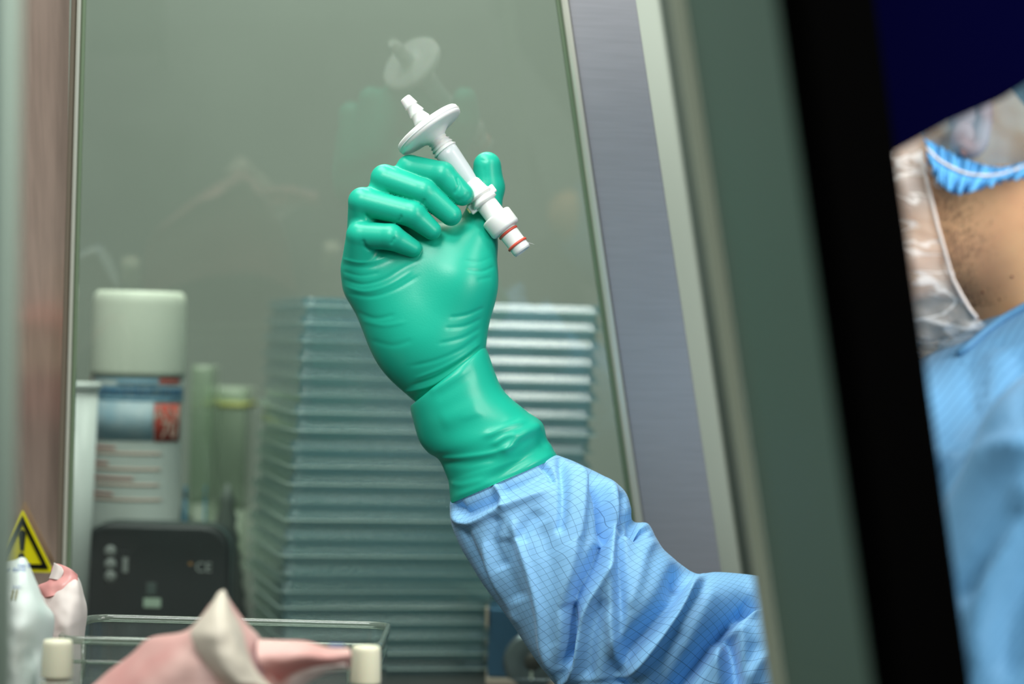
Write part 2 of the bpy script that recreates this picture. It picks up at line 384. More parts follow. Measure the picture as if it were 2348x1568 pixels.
strip('edge_trim', (lx(T,0),lx(T,11),T), (lx(B,0),lx(B,9),B), .012, M['chrome'], -.006, .002)
strip('edge_seal', (lx(T,11),lx(T,22),T), (lx(B,9),lx(B,20),B), .008, M['edge_green'], -.003)
def rx(y, o): return 1289+o+y*.1429
strip('frame_seal', (rx(T,-14),rx(T,-3),T), (rx(1560,-14),rx(1560,-3),1560), .010, M['edge_green'], -.002)
strip('frame_trim', (rx(T,-3),rx(T,13),T), (rx(1560,-3),rx(1560,16),1560), .014, M['chrome'], -.006, .003)
strip('frame_panel', (rx(T,13),1458+T*.150,T), (rx(1560,16),1458+1560*.150,1560), .02, M['brushed'], 0, .001)
def slab(name, t, b, d0, d1, m, th=.02, bv=.002, par=cab, flip=False):   # (px left, px right, py) at depth d0 left and d1 right
    q = [W(t[0],t[2],d0), W(t[1],t[2],d1), W(b[1],b[2],d1), W(b[0],b[2],d0)]
    n = (q[1]-q[0]).cross(q[3]-q[0]).normalized(); n = n if n.y > 0 else -n
    if flip: n = -n
    return obj(name, hexa_bm(q, [p+n*th for p in q], bv), m, par)
slab('pale_profile', (1450+T*.15,1512+T*.143,T), (1450+1500*.15,1512+1500*.143,1500), 1.98, 1.98, M['band'])
slab('inner_profile', (1512+T*.143,1590+T*.143,T), (1512+1500*.143,1590+1500*.143,1500), 2.03, 1.98, M['wall'])
NB = 2060
slab('pale_seal', (1538+T*.146,1574+T*.146,T), (1538+NB*.146,1574+NB*.146,NB), 1.14, 1.14, M['band2'], .012, .003)
slab('front_pillar', (1572+T*.146,1792+T*.140,T), (1572+NB*.146,1792+NB*.140,NB), 1.14, .92, M['green_panel'], .0015, 0)
slab('black_edge', (1776+T*.140,1945+T*.140,T), (1776+NB*.140,1945+NB*.140,NB), .912, 1.10, M['black'], .012, .002, cab, True)
q = [W(1960,-900,1.13), W(2420,-900,1.16), W(2420,150,1.16), W(2300,225,1.155), W(2185,275,1.15), W(2060,345,1.14), W(2000,375,1.13)]
bm = bmesh.new(); a = [bm.verts.new(p) for p in q]; b = [bm.verts.new(p+Vector((0,.012,0))) for p in q]
bm.faces.new(a); bm.faces.new(b[::-1])
for i in range(len(q)): bm.faces.new((a[(i+1)%7], a[i], b[i], b[(i+1)%7]))
obj('dark_hood_panel', bm, M['navy'], cab)
slab('side_post', (-400,-8,T), (-430,-34,1900), .97, .97, M['post_dark'], .02)
pb = loft_bm([[W(20+dx-(y)*.012, y, .975)+Vector((.0055*math.cos(k*math.pi/6), .006*math.sin(k*math.pi/6), 0)) for k in range(12)] for y, dx in ((T,0),(500,0),(2050,0))], cap0=True, cap1=True)
obj('post_seal', pb, M['post'], cab, True)

# warning sign stuck on the steel panel
ws = tag(empty('warning_sticker', on(52,1260,-.006)), 'yellow and black triangular warning sticker with exclamation mark', 'sticker')
def sig(pts, off, m, name, th=.0006):
    q = [on(x,y,off) for x,y in pts]; bm = bmesh.new(); a = [bm.verts.new(p) for p in q]; b = [bm.verts.new(p+pu*th) for p in q]
    bm.faces.new(a); bm.faces.new(b[::-1]); n = len(q)
    for i in range(n): bm.faces.new((a[(i+1)%n], a[i], b[i], b[(i+1)%n]))
    return obj(name, bm, m, ws)
def tri(s, rr):                            # rounded triangle, s = inset
    A = [(51,1166),(124,1313),(-22,1309)]; c = (51,1262); out = []
    P3 = [(c[0]+(x-c[0])*s, c[1]+(y-c[1])*s) for x,y in A]
    for i in range(3):
        p, a, b = Vector(P3[i]), Vector(P3[i-1]), Vector(P3[(i+1)%3]); u = (a-p).normalized()*rr; v = (b-p).normalized()*rr
        for k in range(6):
            t = k/5; out.append(tuple((p+u)*(1-t)**2+p*2*t*(1-t)+(p+v)*t*t))
    return out
sig(tri(1.0,12), -.0040, M['yellow'], 'yellow_backing')
o_, i_ = tri(.84,4), tri(.62,3)
bm = bmesh.new(); a = [bm.verts.new(on(x,y,-.0050)) for x,y in o_]; b = [bm.verts.new(on(x,y,-.0050)) for x,y in i_]
for i in range(len(a)): bm.faces.new((a[i], a[(i+1)%len(a)], b[(i+1)%len(a)], b[i]))
bmesh.ops.solidify(bm, geom=bm.faces[:], thickness=.0004)
obj('black_border', bm, M['signblack'], ws)
sig([(42,1222),(45,1217),(50,1215),(55,1217),(59,1222),(54,1262),(46,1262)], -.0052, M['signblack'], 'exclamation_stroke')
sig([(48+8*math.cos(k*math.pi/6), 1276+8*math.sin(k*math.pi/6)) for k in range(12)], -.0052, M['signblack'], 'exclamation_dot')

# ------------------------------------------------------------------ behind the pane
# spray can
cx = W(313, 1000, 2.02); cr0 = .0395; base = Vector((cx.x, cx.y, TZ)); ct = W(313, 668, 2.02).z; seam = W(313, 858, 2.02).z
can = tag(empty('spray_can', base), 'white spray can with tall white cap and blue and red label', 'spray can')
obj('can_body', lathe_bm([(0,0),(0,.034),(.004,.0385),(.008,.0385),(.010,.0375),(seam-TZ-.012,.0375),(seam-TZ-.006,.0385),(seam-TZ,.036),(seam-TZ,0)], 64, base), M['can'], can, True)
h1 = seam-TZ-.001; h2 = ct-TZ
obj('can_cap', lathe_bm([(h1,0),(h1,.0395),(h1+.004,.0398),(h2-.010,.0385),(h2-.003,.0375),(h2,.0345),(h2-.001,.031),(h2-.004,.029),(h2-.004,0)], 64, base), M['white_cap'], can, True)
def wrap(name, a0, a1, z0, z1, m, r, n=24):
    V, Fc = [], []
    for rr in (r, r-.0006):
        for k in range(n+1):
            a = math.radians(a0+(a1-a0)*k/n)
            for z in (z0, z1): V.append(base+Vector((rr*math.sin(a), -rr*math.cos(a), z)))
    o = 2*(n+1)
    for k in range(n):
        i = 2*k; Fc += [(i,i+2,i+3,i+1),(o+i,o+i+1,o+i+3,o+i+2),(i,o+i,o+i+2,i+2),(i+1,i+3,o+i+3,o+i+1)]
    Fc += [(0,1,o+1,o),(2*n,o+2*n,o+2*n+1,2*n+1)]
    return mesh(name, V, Fc, m, can, True)
def zz(y): return W(313, y, 1.985).z - TZ
wrap('label_band', -78, 96, zz(908), zz(866), M['lab_pale'], .0381)
wrap('label_header', -18, 35, zz(884), zz(869), M['lab_lb'], .0384)
wrap('red_corner', 36, 72, zz(882), zz(866), M['lab_red'], .0384)
wrap('red_edge', -80, -68, zz(876), zz(858), M['lab_red'], .0384)
wrap('label_picture', -78, 30, zz(1010), zz(920), M['lab_pale'], .0381)
wrap('red_block', 31, 76, zz(1012), zz(926), M['lab_red'], .0382)
wrap('label_divider', -78, 96, zz(920), zz(909), M['lab_lb'], .0381)
for i, (y, a0, a1, k) in enumerate([(1028,-62,-18,0),(1040,-60,42,1),(1064,-62,-28,0),(1076,-55,42,1),(1098,-62,6,0),(1112,-50,40,1),(1134,-62,-20,0),(1146,-58,44,1)]):
    wrap('print_line', a0, a1, zz(y+3), zz(y-3), M['lab_red2'] if k == 0 else M['lab_txt'], .0379)
def bend_text(body, size, ang, z, m, nm):
    me = text_pts(body, size, .0003)
    for v in me.vertices:
        a = math.radians(ang)+v.co.x/.0384; r = .0386+v.co.z; zc = z+v.co.y
        v.co = base+Vector((r*math.sin(a), -r*math.cos(a), zc))
    return link(nm, me, m, can, False)
bend_text('ENVIRONNEMENT STERILE', .0092, 0, zz(899), M['lab_blue'], 'label_text')
bend_text('ANI', .019, 52, zz(950), M['lab_txt'], 'label_text')
bend_text('70', .019, 52, zz(986), M['lab_txt'], 'label_text')

# plastic cup
cc = W(176, 900, 1.93); cb = Vector((cc.x, cc.y, TZ)); crim = W(176, 876, 1.93).z-TZ
cup = tag(empty('plastic_cup', cb), 'tall white tapered plastic cup left of the spray can', 'cup')
obj('cup_body', lathe_bm([(0,0),(0,.0120),(crim-.004,.0172),(crim-.0045,.0160),(.002,.0108),(.002,0)], 40, cb), M['cupm'], cup, True)
obj('cup_rim', lathe_bm([(crim-.0065,.0170),(crim-.005,.0192),(crim-.002,.0196),(crim,.0185),(crim-.001,.0165),(crim-.005,.0158),(crim-.0065,.0170)], 40, cb), M['cupm'], cup, True)

# black device in front, with a second darker one behind
def device(name, x0, x1, y0, d, dep, label, cat, group=None):
    l, r = W(x0, 1300, d), W(x1, 1300, d); w = r.x-l.x; top = W((x0+x1)/2, y0, d).z-TZ
    t = tag(empty(name, Vector(((l.x+r.x)/2, d, TZ))), label, cat)
    ring = []
    rr = .020
    for a0, sx in ((180,-1),(90,1)):
        pass
    out = [(-w/2,0)]
    for k in range(9):
        a = math.radians(180-90*k/8); out.append((-w/2+rr+rr*math.cos(a), top-rr+rr*math.sin(a)))
    for k in range(9):
        a = math.radians(90-90*k/8); out.append((w/2-rr+rr*math.cos(a), top-rr+rr*math.sin(a)))
    out.append((w/2,0))
    def ringat(y, ins):
        return [Vector((x*(1-ins/(w/2)), y, max(0, z-(ins if z > .001 else 0)))) for x, z in out]
    obj('shell', loft_bm([ringat(0,.003), ringat(.003,0), ringat(dep-.003,0), ringat(dep,.003)], cap0=True, cap1=True), M['black_plastic'], t, False, True)
    obj('rim_bead', loft_bm([ringat(.004,-.0012), ringat(.010,-.0018), ringat(.016,-.0012)]), M['device_edge'], t, True, True)
    return t, w, top
dv, w, top = device('pipette_charger', 190, 523, 1203, 1.93, .05, 'black rounded device with three grey dots and a white sticker', 'device')
def dpt(x, y): p = W(x, y, 1.93); return Vector((p.x-dv.location.x, 0, p.z-TZ))
for y in (1263,1293,1321):
    obj('grey_dot', lathe_bm([(-.0012,0),(-.0012,.0040),(-.0004,.0046),(.001,.0046)], 24, dpt(253,y), Vector((0,1,0))), M['grey_dot'], dv, True, True)
def dbox(nm, x0, x1, y0, y1, m):
    a, b = dpt(x0,y1), dpt(x1,y0); return obj(nm, box_bm((a.x,-.001,a.z), (b.x,.0005,b.z), .0003), m, dv, False, True)
dbox('grey_bar', 281, 294, 1278, 1312, M['grey_dot']); dbox('white_sticker', 329, 369, 1372, 1392, M['label_white'])
dbox('engraved_mark', 336, 358, 1336, 1362, M['device_edge']); dbox('orange_spot', 433, 441, 1290, 1295, mat('orange_dot', (.4,.18,.02), .5))
me = text_pts('CE', .011, .0002); p = dpt(467, 1301)
for v in me.vertices: v.co = Vector((p.x+v.co.x, -.0008+v.co.z*0-.0002*(v.co.z > 0), p.z+v.co.y))
link('ce_mark', me, M['grey_dot'], dv, False, True)
device('battery_base', 170, 432, 1176, 2.085, .06, 'low black rounded device standing behind the one with grey dots', 'device')

# pale tip boxes between the can and the dishes
def tipbox(x0, x1, y0, d, dep, label, group=None, yl=False, rows=3):
    a, b = W(x0, 1300, d), W(x1, 1300, d); w = b.x-a.x; h = W(x0, y0, d).z-TZ
    t = tag(empty('tip_box', Vector(((a.x+b.x)/2, d+dep/2, TZ))), label, 'box')
    o = rrect(w, dep, .006); s = rrect(w*.93, dep*.93, .005)
    obj('box_body', loft_bm([[Vector((x,y,0)) for x,y in s], [Vector((x,y,h*.5)) for x,y in o]], cap0=True, cap1=True), M['greenbox'], t, True, True)
    obj('box_lid', loft_bm([[Vector((x,y,h*.5)) for x,y in o], [Vector((x,y,h-.004)) for x,y in rrect(w*.97,dep*.97,.005)], [Vector((x,y,h)) for x,y in s]], cap0=True, cap1=True), M['greenbox'], t, True, True)
    if yl: obj('yellow_rim', loft_bm([[Vector((x*1.01,y*1.01,z)) for x,y in o] for z in (h*yl, h*yl+.0045)], cap0=True, cap1=True), M['yellow_line'], t, True, True)
    return t
tipbox(425, 476, 838, 2.13, .06, 'narrow pale green plastic box right beside the spray can')
tipbox(452, 556, 888, 2.20, .09, 'wide pale green plastic box with yellow rim left of the dishes', yl=.92)
for x, wd_, lab in ((425,9,'thick blue marker stick beside the bottom of the spray can'), (471,4,'thin blue marker stick in front of the pale green boxes')):
    p = W(x, 1114, 2.07); z = p.z-TZ
    t = tag(empty('blue_marker', Vector((p.x, p.y, TZ))), lab, 'marker')
    k = wd_*.00037/1.9
    obj('barrel', lathe_bm([(0,0),(0,k),(z*.93,k),(z*.93,0)], 16), M['bluetip'], t, True, True); obj('marker_cap', lathe_bm([(z*.93,0),(z*.93,k*1.15),(z,k*.7),(z,0)], 16), M['bluetip'], t, True, True)
p = W(522, 1108, 2.03); hz = p.z-TZ
obj_ = obj('ribbed_cone', lathe_bm([(0,0),(0,.021)]+[(hz*(.1+.11*i)+s*.004, (.0205-.0022*i)+(.0018 if s else 0)) for i in range(8) for s in (0,1)]+[(hz,.0015),(hz,0)], 24, Vector((p.x,p.y,TZ))), M['greycone'], None, True)
tag(obj_, 'dark grey ribbed cone left of the stacked clear dishes', 'cone')

# stacked square dishes, each one a thing with dish and lid
def make_dish(w, d, h):
    t = empty('square_dish')
    def rect(sc_, z, r=.008): return [Vector((x, y, z)) for x, y in rrect(w-sc_, d-sc_, r)]
    lidh = h*.50
    obj('dish', loft_bm([rect(.010,h-.0016), rect(.010,0), rect(.0128,0), rect(.0128,h-.0016)][::1], close=False), M['stackplastic'], t, False, True)
    me = t.children[0].data
    bm = bmesh.new(); bm.from_mesh(me)
    f = bmesh.ops.contextual_create if False else None
    n = len(rect(0,0)); vs = list(bm.verts)
    bm.faces.new([bm.verts[i] if False else vs[n+i] for i in range(n)])
    bm.to_mesh(me); bm.free()
    obj('lid', loft_bm([rect(.002,h-lidh), rect(.0065,h-.0008), rect(.0075,h), rect(.012,h)], cap1=True), M['stackplastic'], t, False, True)
    obj('lid_rim', loft_bm([rect(.0,h-lidh-.0003), rect(-.0014,h-lidh), rect(-.0014,h-lidh+.0004), rect(.0,h-lidh+.0008), rect(.003,h-lidh+.0006), rect(.003,h-lidh)], close=True), M['rimplastic'], t, True, True)
    return t
def copy_tree(t):
    r = t.copy(); C.objects.link(r)
    for ch in t.children:
        c = ch.copy(); C.objects.link(c); c.parent = r
        for g_ in ch.children:
            e = g_.copy(); C.objects.link(e); e.parent = c
    return r
yaw = math.radians(13)
FL = W(700, 700, 1.905)                     # front left corner of the stack's top
ux, uy = Vector((math.cos(yaw), math.sin(yaw), 0)), Vector((-math.sin(yaw), math.cos(yaw), 0))
LOWH, WH = .0135, .0135
def zrow(y): return W(900, y, 1.93).z
ordn = ['bottom','second','third','fourth','fifth','sixth','seventh','eighth','ninth','tenth','eleventh','twelfth','thirteenth','fourteenth','fifteenth','sixteenth','seventeenth','eighteenth','nineteenth']
# lower narrow dishes
wl = .175; nlow = 5; zl = TZ; hl = (zrow(1378)-TZ)/nlow
d0 = make_dish(wl, .20, hl)
for i in range(nlow):
    t = d0 if i == 0 else copy_tree(d0)
    c = Vector((FL.x-.0205, 0, 0)); c = Vector((W(640,1500,1.91).x, 1.91, 0)) + ux*wl/2 + uy*.10
    t.location = (c.x+random.uniform(-.001,.001), c.y, zl); t.rotation_euler = (0,0,yaw)
    tag(t, 'smaller clear square dish under the wide dishes, ' + ('bottom' if i == 0 else 'topmost' if i == nlow-1 else ordn[i]+' from bottom') + ' of five', 'dish', 'smaller clear dishes at the foot of the stack'); zl += hl+.00005
ztop = W(900, 690, 1.95).z; nw = 17; hh = (ztop-zl)/nw
d1 = make_dish(.250, .235, hh)
z = zl
for i in range(nw):
    t = d1 if i == 0 else copy_tree(d1)
    f = i/(nw-1); c = Vector((W(648+f*26,1000,1.905).x+.0035*f, 1.905, 0)) + ux*.125 + uy*.1175
    t.location = (c.x+random.uniform(-.0014,.0014), c.y+random.uniform(-.001,.001), z); t.rotation_euler = (0,0,yaw+random.uniform(-.006,.006))
    tag(t, 'wide clear square dish in the tall stack behind the hand, ' + ('topmost' if i == nw-1 else 'lowest wide one' if i == 0 else ordn[i]+' wide one from bottom'), 'dish', 'wide clear dishes in the tall stack'); z += hh+.00005

# blue metal case with a round dial
p0, p1 = W(1117, 1553, 1.90), W(1330, 1560, 1.90)
bc = tag(empty('blue_case', Vector(((p0.x+p1.x)/2, 2.0, TZ))), 'blue metal case with round grey dial right of the clear dishes', 'equipment case')
bw = p1.x-p0.x; bh = zl-TZ-.0003
def bl(x, y): p = W(x, y, 1.90); return Vector((p.x-bc.location.x, 1.90-2.0, p.z-TZ))
obj('case_body', box_bm((-bw/2,-.10,.006), (bw/2,.08,bh), .002), M['blue_case'], bc, False, True)
obj('case_foot', box_bm((-bw/2-.001,-.102,0), (bw/2+.001,.082,.0058), .001), M['beige_edge'], bc, False, True)
obj('corner_strip', box_bm((-bw/2-.0025,-.103,bh-.014), (-bw/2-.0002,-.09,bh), .0005), M['beige_edge'], bc, False, True)
dc = bl(1222, 1516)
dl = obj('dial', lathe_bm([(-.003,.006),(-.0035,.0075),(-.0025,.020),(-.0015,.0232),(.001,.0235)], 48, dc, Vector((0,1,0))), M['dial'], bc, True, True)
obj('dial_hub', lathe_bm([(-.0055,0),(-.0055,.0058),(-.0045,.0068),(-.0025,.0068)], 32, dc, Vector((0,1,0))), M['dial_dark'], dl, True, True)
a = bl(1215,1556); b = bl(1221,1537)
obj('dial_pointer', box_bm((a.x,-.1045,a.z), (b.x,-.1028,b.z), .0003), M['white_cap'], dl, False, True)

# ------------------------------------------------------------------ in front of the pane, on the work surface
# clear rack
RD = 1.47
l, r = W(124, 1500, RD), W(876, 1500, RD); rw = r.x-l.x; rh = W(500, 1470, RD).z-TZ
rk = tag(empty('clear_rack', Vector(((l.x+r.x)/2, RD+.06, TZ))), 'clear plastic rack with two shelf lines behind the pink pouch', 'rack')
rk.rotation_euler = (0,0,0)
def rr_(s, z, k=0): return [Vector((x, y, z)) for x, y in rrect(rw-s, .12-s, .014-k)]
obj('rack_wall', loft_bm([rr_(.010,0), rr_(.004,rh*.6), rr_(.003,rh-.004), rr_(.0055,rh-.004), rr_(.0065,rh*.6), rr_(.0125,.003)], cap0=True, cap1=True), M['clearplastic'], rk, False, True)
obj('rack_rim', loft_bm([rr_(0,rh-.004), rr_(0,rh), rr_(.002,rh+.0008), rr_(.006,rh+.0004), rr_(.0065,rh-.004)], close=True), M['rackrim'], rk, True, True)
for y in (1526,):
    z = W(500, y, RD).z-TZ
    obj('shelf_edge', loft_bm([rr_(.0035,z-.0012), rr_(.0025,z), rr_(.0035,z+.0012), rr_(.009,z+.0006), rr_(.009,z-.0006)], close=True), M['rackrim'], rk, True, True)
for x in (192, 398, 600, 800):
    xx = W(x, 1450, RD).x-rk.location.x
    obj('rack_rib', loft_bm([[Vector((xx+dx*k, -.0594+dy*k2, z)) for dx,dy in ((-.0012,0),(0,-.0016),(.0012,0),(0,.002))] for z, k, k2 in ((rh-.0255,.3,.3),(rh-.020,1,1),(rh-.004,1.3,1.0))], cap0=True, cap1=True), M['rackrim'], rk, True, True)
    if x == 192: obj('rack_rib', loft_bm([[Vector((xx-.001+dx*k, -.0594+dy*k2, z)) for dx,dy in ((-.0012,0),(0,-.0016),(.0012,0),(0,.002))] for z, k, k2 in ((rh-.052,.3,.3),(rh-.045,1,1),(rh-.020,.6,.6))], cap0=True, cap1=True), M['rackrim'], rk, True, True)

def bottle(px, py0, py1, d, w_px, label):
    s = d/F; t0 = W(px, py0, d); z1 = t0.z-TZ; z0 = W(px, py1, d).z-TZ; R = w_px*s/2
    t = tag(empty('small_bottle', Vector((t0.x, d, TZ))), label, 'bottle')
    n = 64
    prof = [(z0,R*.90),(z0,R*1.0),(z0+.001,R*1.02),(z1-.003,R*.95),(z1-.001,R*.93),(z1,R*.86),(z1,0)]
    bm = bmesh.new(); rings = []
    for zq, q in prof:
        rings.append([Vector(((q+(.00018 if k % 2 and z0 < zq < z1-.0015 else 0))*math.cos(2*math.pi*k/n), (q+(.00018 if k % 2 else 0))*math.sin(2*math.pi*k/n), zq)) for k in range(n)] if q else None)
    bm.free(); bm = loft_bm([q for q in rings if q], cap1=True)
    obj('bottle_cap', bm, M['cap'], t, True, True)
    obj('bottle_body', lathe_bm([(0,0),(0,R*1.15),(.002,R*1.3),(z0*.62,R*1.3),(z0*.80,R*.85),(z0*.93,R*.85),(z0*.935,R*1.08),(z0*.965,R*1.08),(z0*.97,R*.8),(z0+.002,R*.8),(z0+.002,0)], 40), M['bottle'], t, True, True)
    return t
bottle(133, 1467, 1552, 1.385, 70, 'small bottle with ivory screw cap at the left, before the white pouch')
bottle(840, 1481, 1566, 1.375, 68, 'small bottle with ivory screw cap right of the pink pouch')

# pouches: closed crumpled bags from control grids of (px, py, depth)
def sheet(name, grid, m, parent, nu=40, nv=40, th=.0006, bulge=0, noise=.0015, seed=0, ns=60, linear=False):
    G = [[np.array(p, float) for p in row] for row in grid]; V = []
    rows = [[crom(row, j/nv) for j in range(nv+1)] for row in G]
    P = [[crom([rows[r][j] for r in range(len(rows))], i/nu) for j in range(nv+1)] for i in range(nu+1)]
    from mathutils import noise as nz
    def build(sign):
        out = []
        for i in range(nu+1):
            for j in range(nv+1):
                u, v = i/nu, j/nv; p = P[i][j]; w_ = W(*p)
                e = (math.sin(math.pi*v)**.5)*(min(1, u*6)**.5)*(min(1,(1-u)*6)**.5 if bulge else 1)
                k = nz.noise(Vector((w_.x*ns+seed, w_.y*ns, w_.z*ns)))*noise + nz.noise(Vector((w_.x*ns*2.7+seed, w_.z*ns*2.7, 1)))*noise*.5
                w_ = w_ + Vector((0,1,0))*(sign*(bulge*e) + k*e + (sign*th/2))
                out.append(w_)
        return out
    A, Bk = build(-1), build(1); V = A+Bk; N_ = (nu+1)*(nv+1); Fc = []
    ix = lambda i, j: i*(nv+1)+j
    for i in range(nu):
        for j in range(nv):
            a, b, c, d = ix(i,j), ix(i,j+1), ix(i+1,j+1), ix(i+1,j); Fc += [(a,b,c,d),(N_+d,N_+c,N_+b,N_+a)]
    bd = [ix(0,j) for j in range(nv)]+[ix(i,nv) for i in range(nu)]+[ix(nu,j) for j in range(nv,0,-1)]+[ix(i,0) for i in range(nu,0,-1)]
    for a, b in zip(bd, bd[1:]+bd[:1]): Fc.append((b,a,N_+a,N_+b))
    return mesh(name, V, Fc, m, parent)
def ypx(d): return 784+(.27)*F/d       # pixel row of the work surface at a depth
yb = ypx(1.30)-14
pp = tag(empty('crumpled_pouch', W(510,yb,1.30)), 'crumpled pink and cream pouch with a pointed tip in the foreground', 'pouch')
sheet('pink_side', [
  [(504,1362,1.318),(508,1357,1.316),(511,1354,1.315),(514,1356,1.315),(518,1360,1.316)],
  [(470,1402,1.312),(478,1392,1.300),(500,1385,1.292),(520,1385,1.298),(534,1386,1.312)],
  [(425,1446,1.310),(460,1440,1.290),(500,1430,1.282),(540,1428,1.290),(566,1430,1.312)],
  [(345,1462,1.314),(420,1480,1.286),(490,1475,1.276),(560,1470,1.284),(596,1462,1.312)],
  [(300,1500,1.314),(390,1520,1.276),(480,1515,1.266),(560,1505,1.276),(606,1500,1.312)],
  [(225,1560,1.312),(360,1575,1.270),(480,1565,1.262),(570,1550,1.272),(632,1556,1.312)],
  [(150,1650,1.310),(330,1660,1.262),(480,1660,1.250),(590,1660,1.262),(680,1650,1.310)],
  [(120,yb,1.312),(320,yb,1.290),(480,yb,1.285),(600,yb,1.290),(720,yb,1.312)]], M['palepink'], pp, 70, 50, bulge=.002, noise=.004, ns=38)
sheet('cream_flap', [
  [(500,1358,1.305),(507,1354,1.303),(513,1352,1.303),(518,1357,1.305)],
  [(474,1400,1.290),(492,1388,1.280),(515,1384,1.281),(532,1398,1.290)],
  [(438,1446,1.280),(480,1432,1.266),(520,1424,1.268),(556,1446,1.282)],
  [(446,1480,1.270),(492,1468,1.256),(536,1462,1.260),(568,1492,1.276)],
  [(470,1520,1.262),(510,1510,1.250),(552,1506,1.254),(590,1540,1.270)],
  [(520,1580,1.254),(552,1570,1.244),(590,1572,1.250),(640,1590,1.262)]], M['cream'], pp, 40, 30, noise=.003, seed=5)
sheet('pink_wing', [
  [(590,1466,1.300),(588,1500,1.286),(600,1530,1.285),(640,1562,1.300)],
  [(640,1468,1.300),(640,1495,1.288),(645,1520,1.286),(670,1545,1.298)],
  [(700,1470,1.302),(700,1492,1.290),(705,1512,1.288),(722,1534,1.300)],
  [(752,1484,1.304),(752,1500,1.293),(755,1514,1.292),(764,1532,1.302)],
  [(800,1486,1.308),(804,1496,1.300),(806,1508,1.300),(803,1532,1.306)]], M['palepink'], pp, 40, 24, noise=.002, seed=9)
sheet('white_underside', [
  [(606,1536,1.306),(630,1585,1.300),(650,1610,1.302)],
  [(660,1528,1.302),(675,1550,1.296),(690,1575,1.300)],
  [(730,1516,1.300),(738,1530,1.296),(745,1545,1.300)],
  [(790,1512,1.304),(794,1524,1.300),(798,1536,1.304)]], M['whitepink'], pp, 30, 16, noise=.001, seed=11)
p = tag(obj('blue_mark', box_bm((-.004,-.0004,-.0008), (.004,.0004,.0008), .0003), M['print'], pp, False, True)); p.location = W(772,1480,1.298)-pp.location

yb2 = ypx(1.42)-10
wp = tag(empty('white_pouch', W(20,yb2,1.42)), 'white paper pouch with blue printed line standing at the left edge', 'pouch')
sheet('pouch_body', [
  [(-90,1300,1.440),(-40,1294,1.436),(0,1290,1.432),(34,1284,1.430),(48,1278,1.430),(58,1280,1.432),(66,1292,1.436)],
  [(-90,1330,1.440),(-40,1326,1.424),(0,1322,1.416),(34,1318,1.412),(52,1318,1.412),(68,1322,1.418),(84,1336,1.436)],
  [(-90,1375,1.440),(-40,1372,1.416),(0,1370,1.404),(34,1368,1.400),(60,1368,1.402),(84,1370,1.412),(103,1382,1.436)],
  [(-90,1440,1.440),(-40,1440,1.408),(0,1436,1.396),(40,1430,1.392),(74,1424,1.400),(102,1418,1.414),(124,1414,1.436)],
  [(-90,1500,1.440),(-40,1500,1.406),(0,1500,1.392),(40,1496,1.390),(72,1490,1.402),(100,1480,1.416),(120,1470,1.436)],
  [(-95,1600,1.440),(-40,1600,1.404),(0,1600,1.392),(40,1600,1.390),(70,1590,1.398),(90,1580,1.410),(106,1570,1.436)],
  [(-95,yb2,1.440),(-40,yb2,1.412),(0,yb2,1.404),(40,yb2,1.404),(66,yb2,1.410),(86,yb2,1.420),(100,yb2,1.436)]], M['white_paper'], wp, 70, 60, bulge=.003, noise=.0045, ns=40, seed=2)
from mathutils.bvhtree import BVHTree
pb_ = [o for o in wp.children if o.name.startswith('pouch_body')][0]
bvh = BVHTree.FromPolygons([v.co + wp.location for v in pb_.data.vertices], [tuple(p.vertices) for p in pb_.data.polygons])
def drape(px, py, lift):
    d = W(px, py, 1).normalized(); h = bvh.ray_cast(Vector((0,0,0)), d)
    return (h[0] if h[0] else W(px, py, 1.43)) - d*lift
def ptext(body, hpx, px, py, tilt, m, nm):
    me = text_pts(body, hpx, .5); ct_, st_ = math.cos(tilt), math.sin(tilt)
    for v in me.vertices: v.co = drape(px+v.co.x*ct_-v.co.y*st_, py-(v.co.x*st_+v.co.y*ct_), .0006+(.0003 if v.co.z > 0 else 0))
    return link(nm, me, m, wp, False)
ptext('damaged or damp', 13, 12, 1306, math.radians(2), M['print'], 'printed_line')
ptext('use if', 13, 55, 1296, math.radians(-6), M['print'], 'printed_line')
ptext('Steam', 7, 40, 1345, math.radians(3), M['print'], 'small_print')
for x in (31, 39):
    c4 = [(x,1352),(x+4,1352),(x,1374),(x-4,1374)]
    obj('indicator_bar', hexa_bm([drape(a,b,.0012) for a,b in c4], [drape(a,b,.0002) for a,b in c4]), M['print2'], wp)
yb3 = ypx(1.50)-8
kp = tag(empty('pink_lined_pouch', W(150,yb3,1.50)), 'white pouch showing its pink film side, behind the white paper pouch', 'pouch')
sheet('pouch_back', [
  [(40,1360,1.530),(100,1345,1.515),(150,1330,1.505),(176,1322,1.505),(186,1338,1.512)],
  [(40,1390,1.530),(105,1375,1.505),(150,1360,1.498),(180,1355,1.500),(192,1362,1.512)],
  [(40,1440,1.530),(105,1430,1.500),(150,1420,1.490),(182,1410,1.497),(200,1404,1.512)],
  [(40,1500,1.530),(105,1500,1.500),(150,1495,1.492),(178,1490,1.500),(192,1486,1.512)],
  [(40,yb3,1.530),(100,yb3,1.505),(140,yb3,1.500),(165,yb3,1.505),(176,yb3,1.512)]], M['whitepink'], kp, 40, 30, bulge=.002, noise=.002, seed=21)
sheet('pink_film', [
  [(118,1306,1.512),(128,1292,1.512),(158,1302,1.505),(178,1318,1.503)],
  [(112,1330,1.512),(128,1318,1.508),(158,1318,1.503),(178,1330,1.503)],
  [(84,1345,1.514),(115,1345,1.503),(150,1340,1.500),(172,1342,1.503)],
  [(92,1372,1.514),(112,1368,1.500),(140,1362,1.498),(160,1354,1.502)]], M['pink'], kp, 30, 30, noise=.002, seed=23)
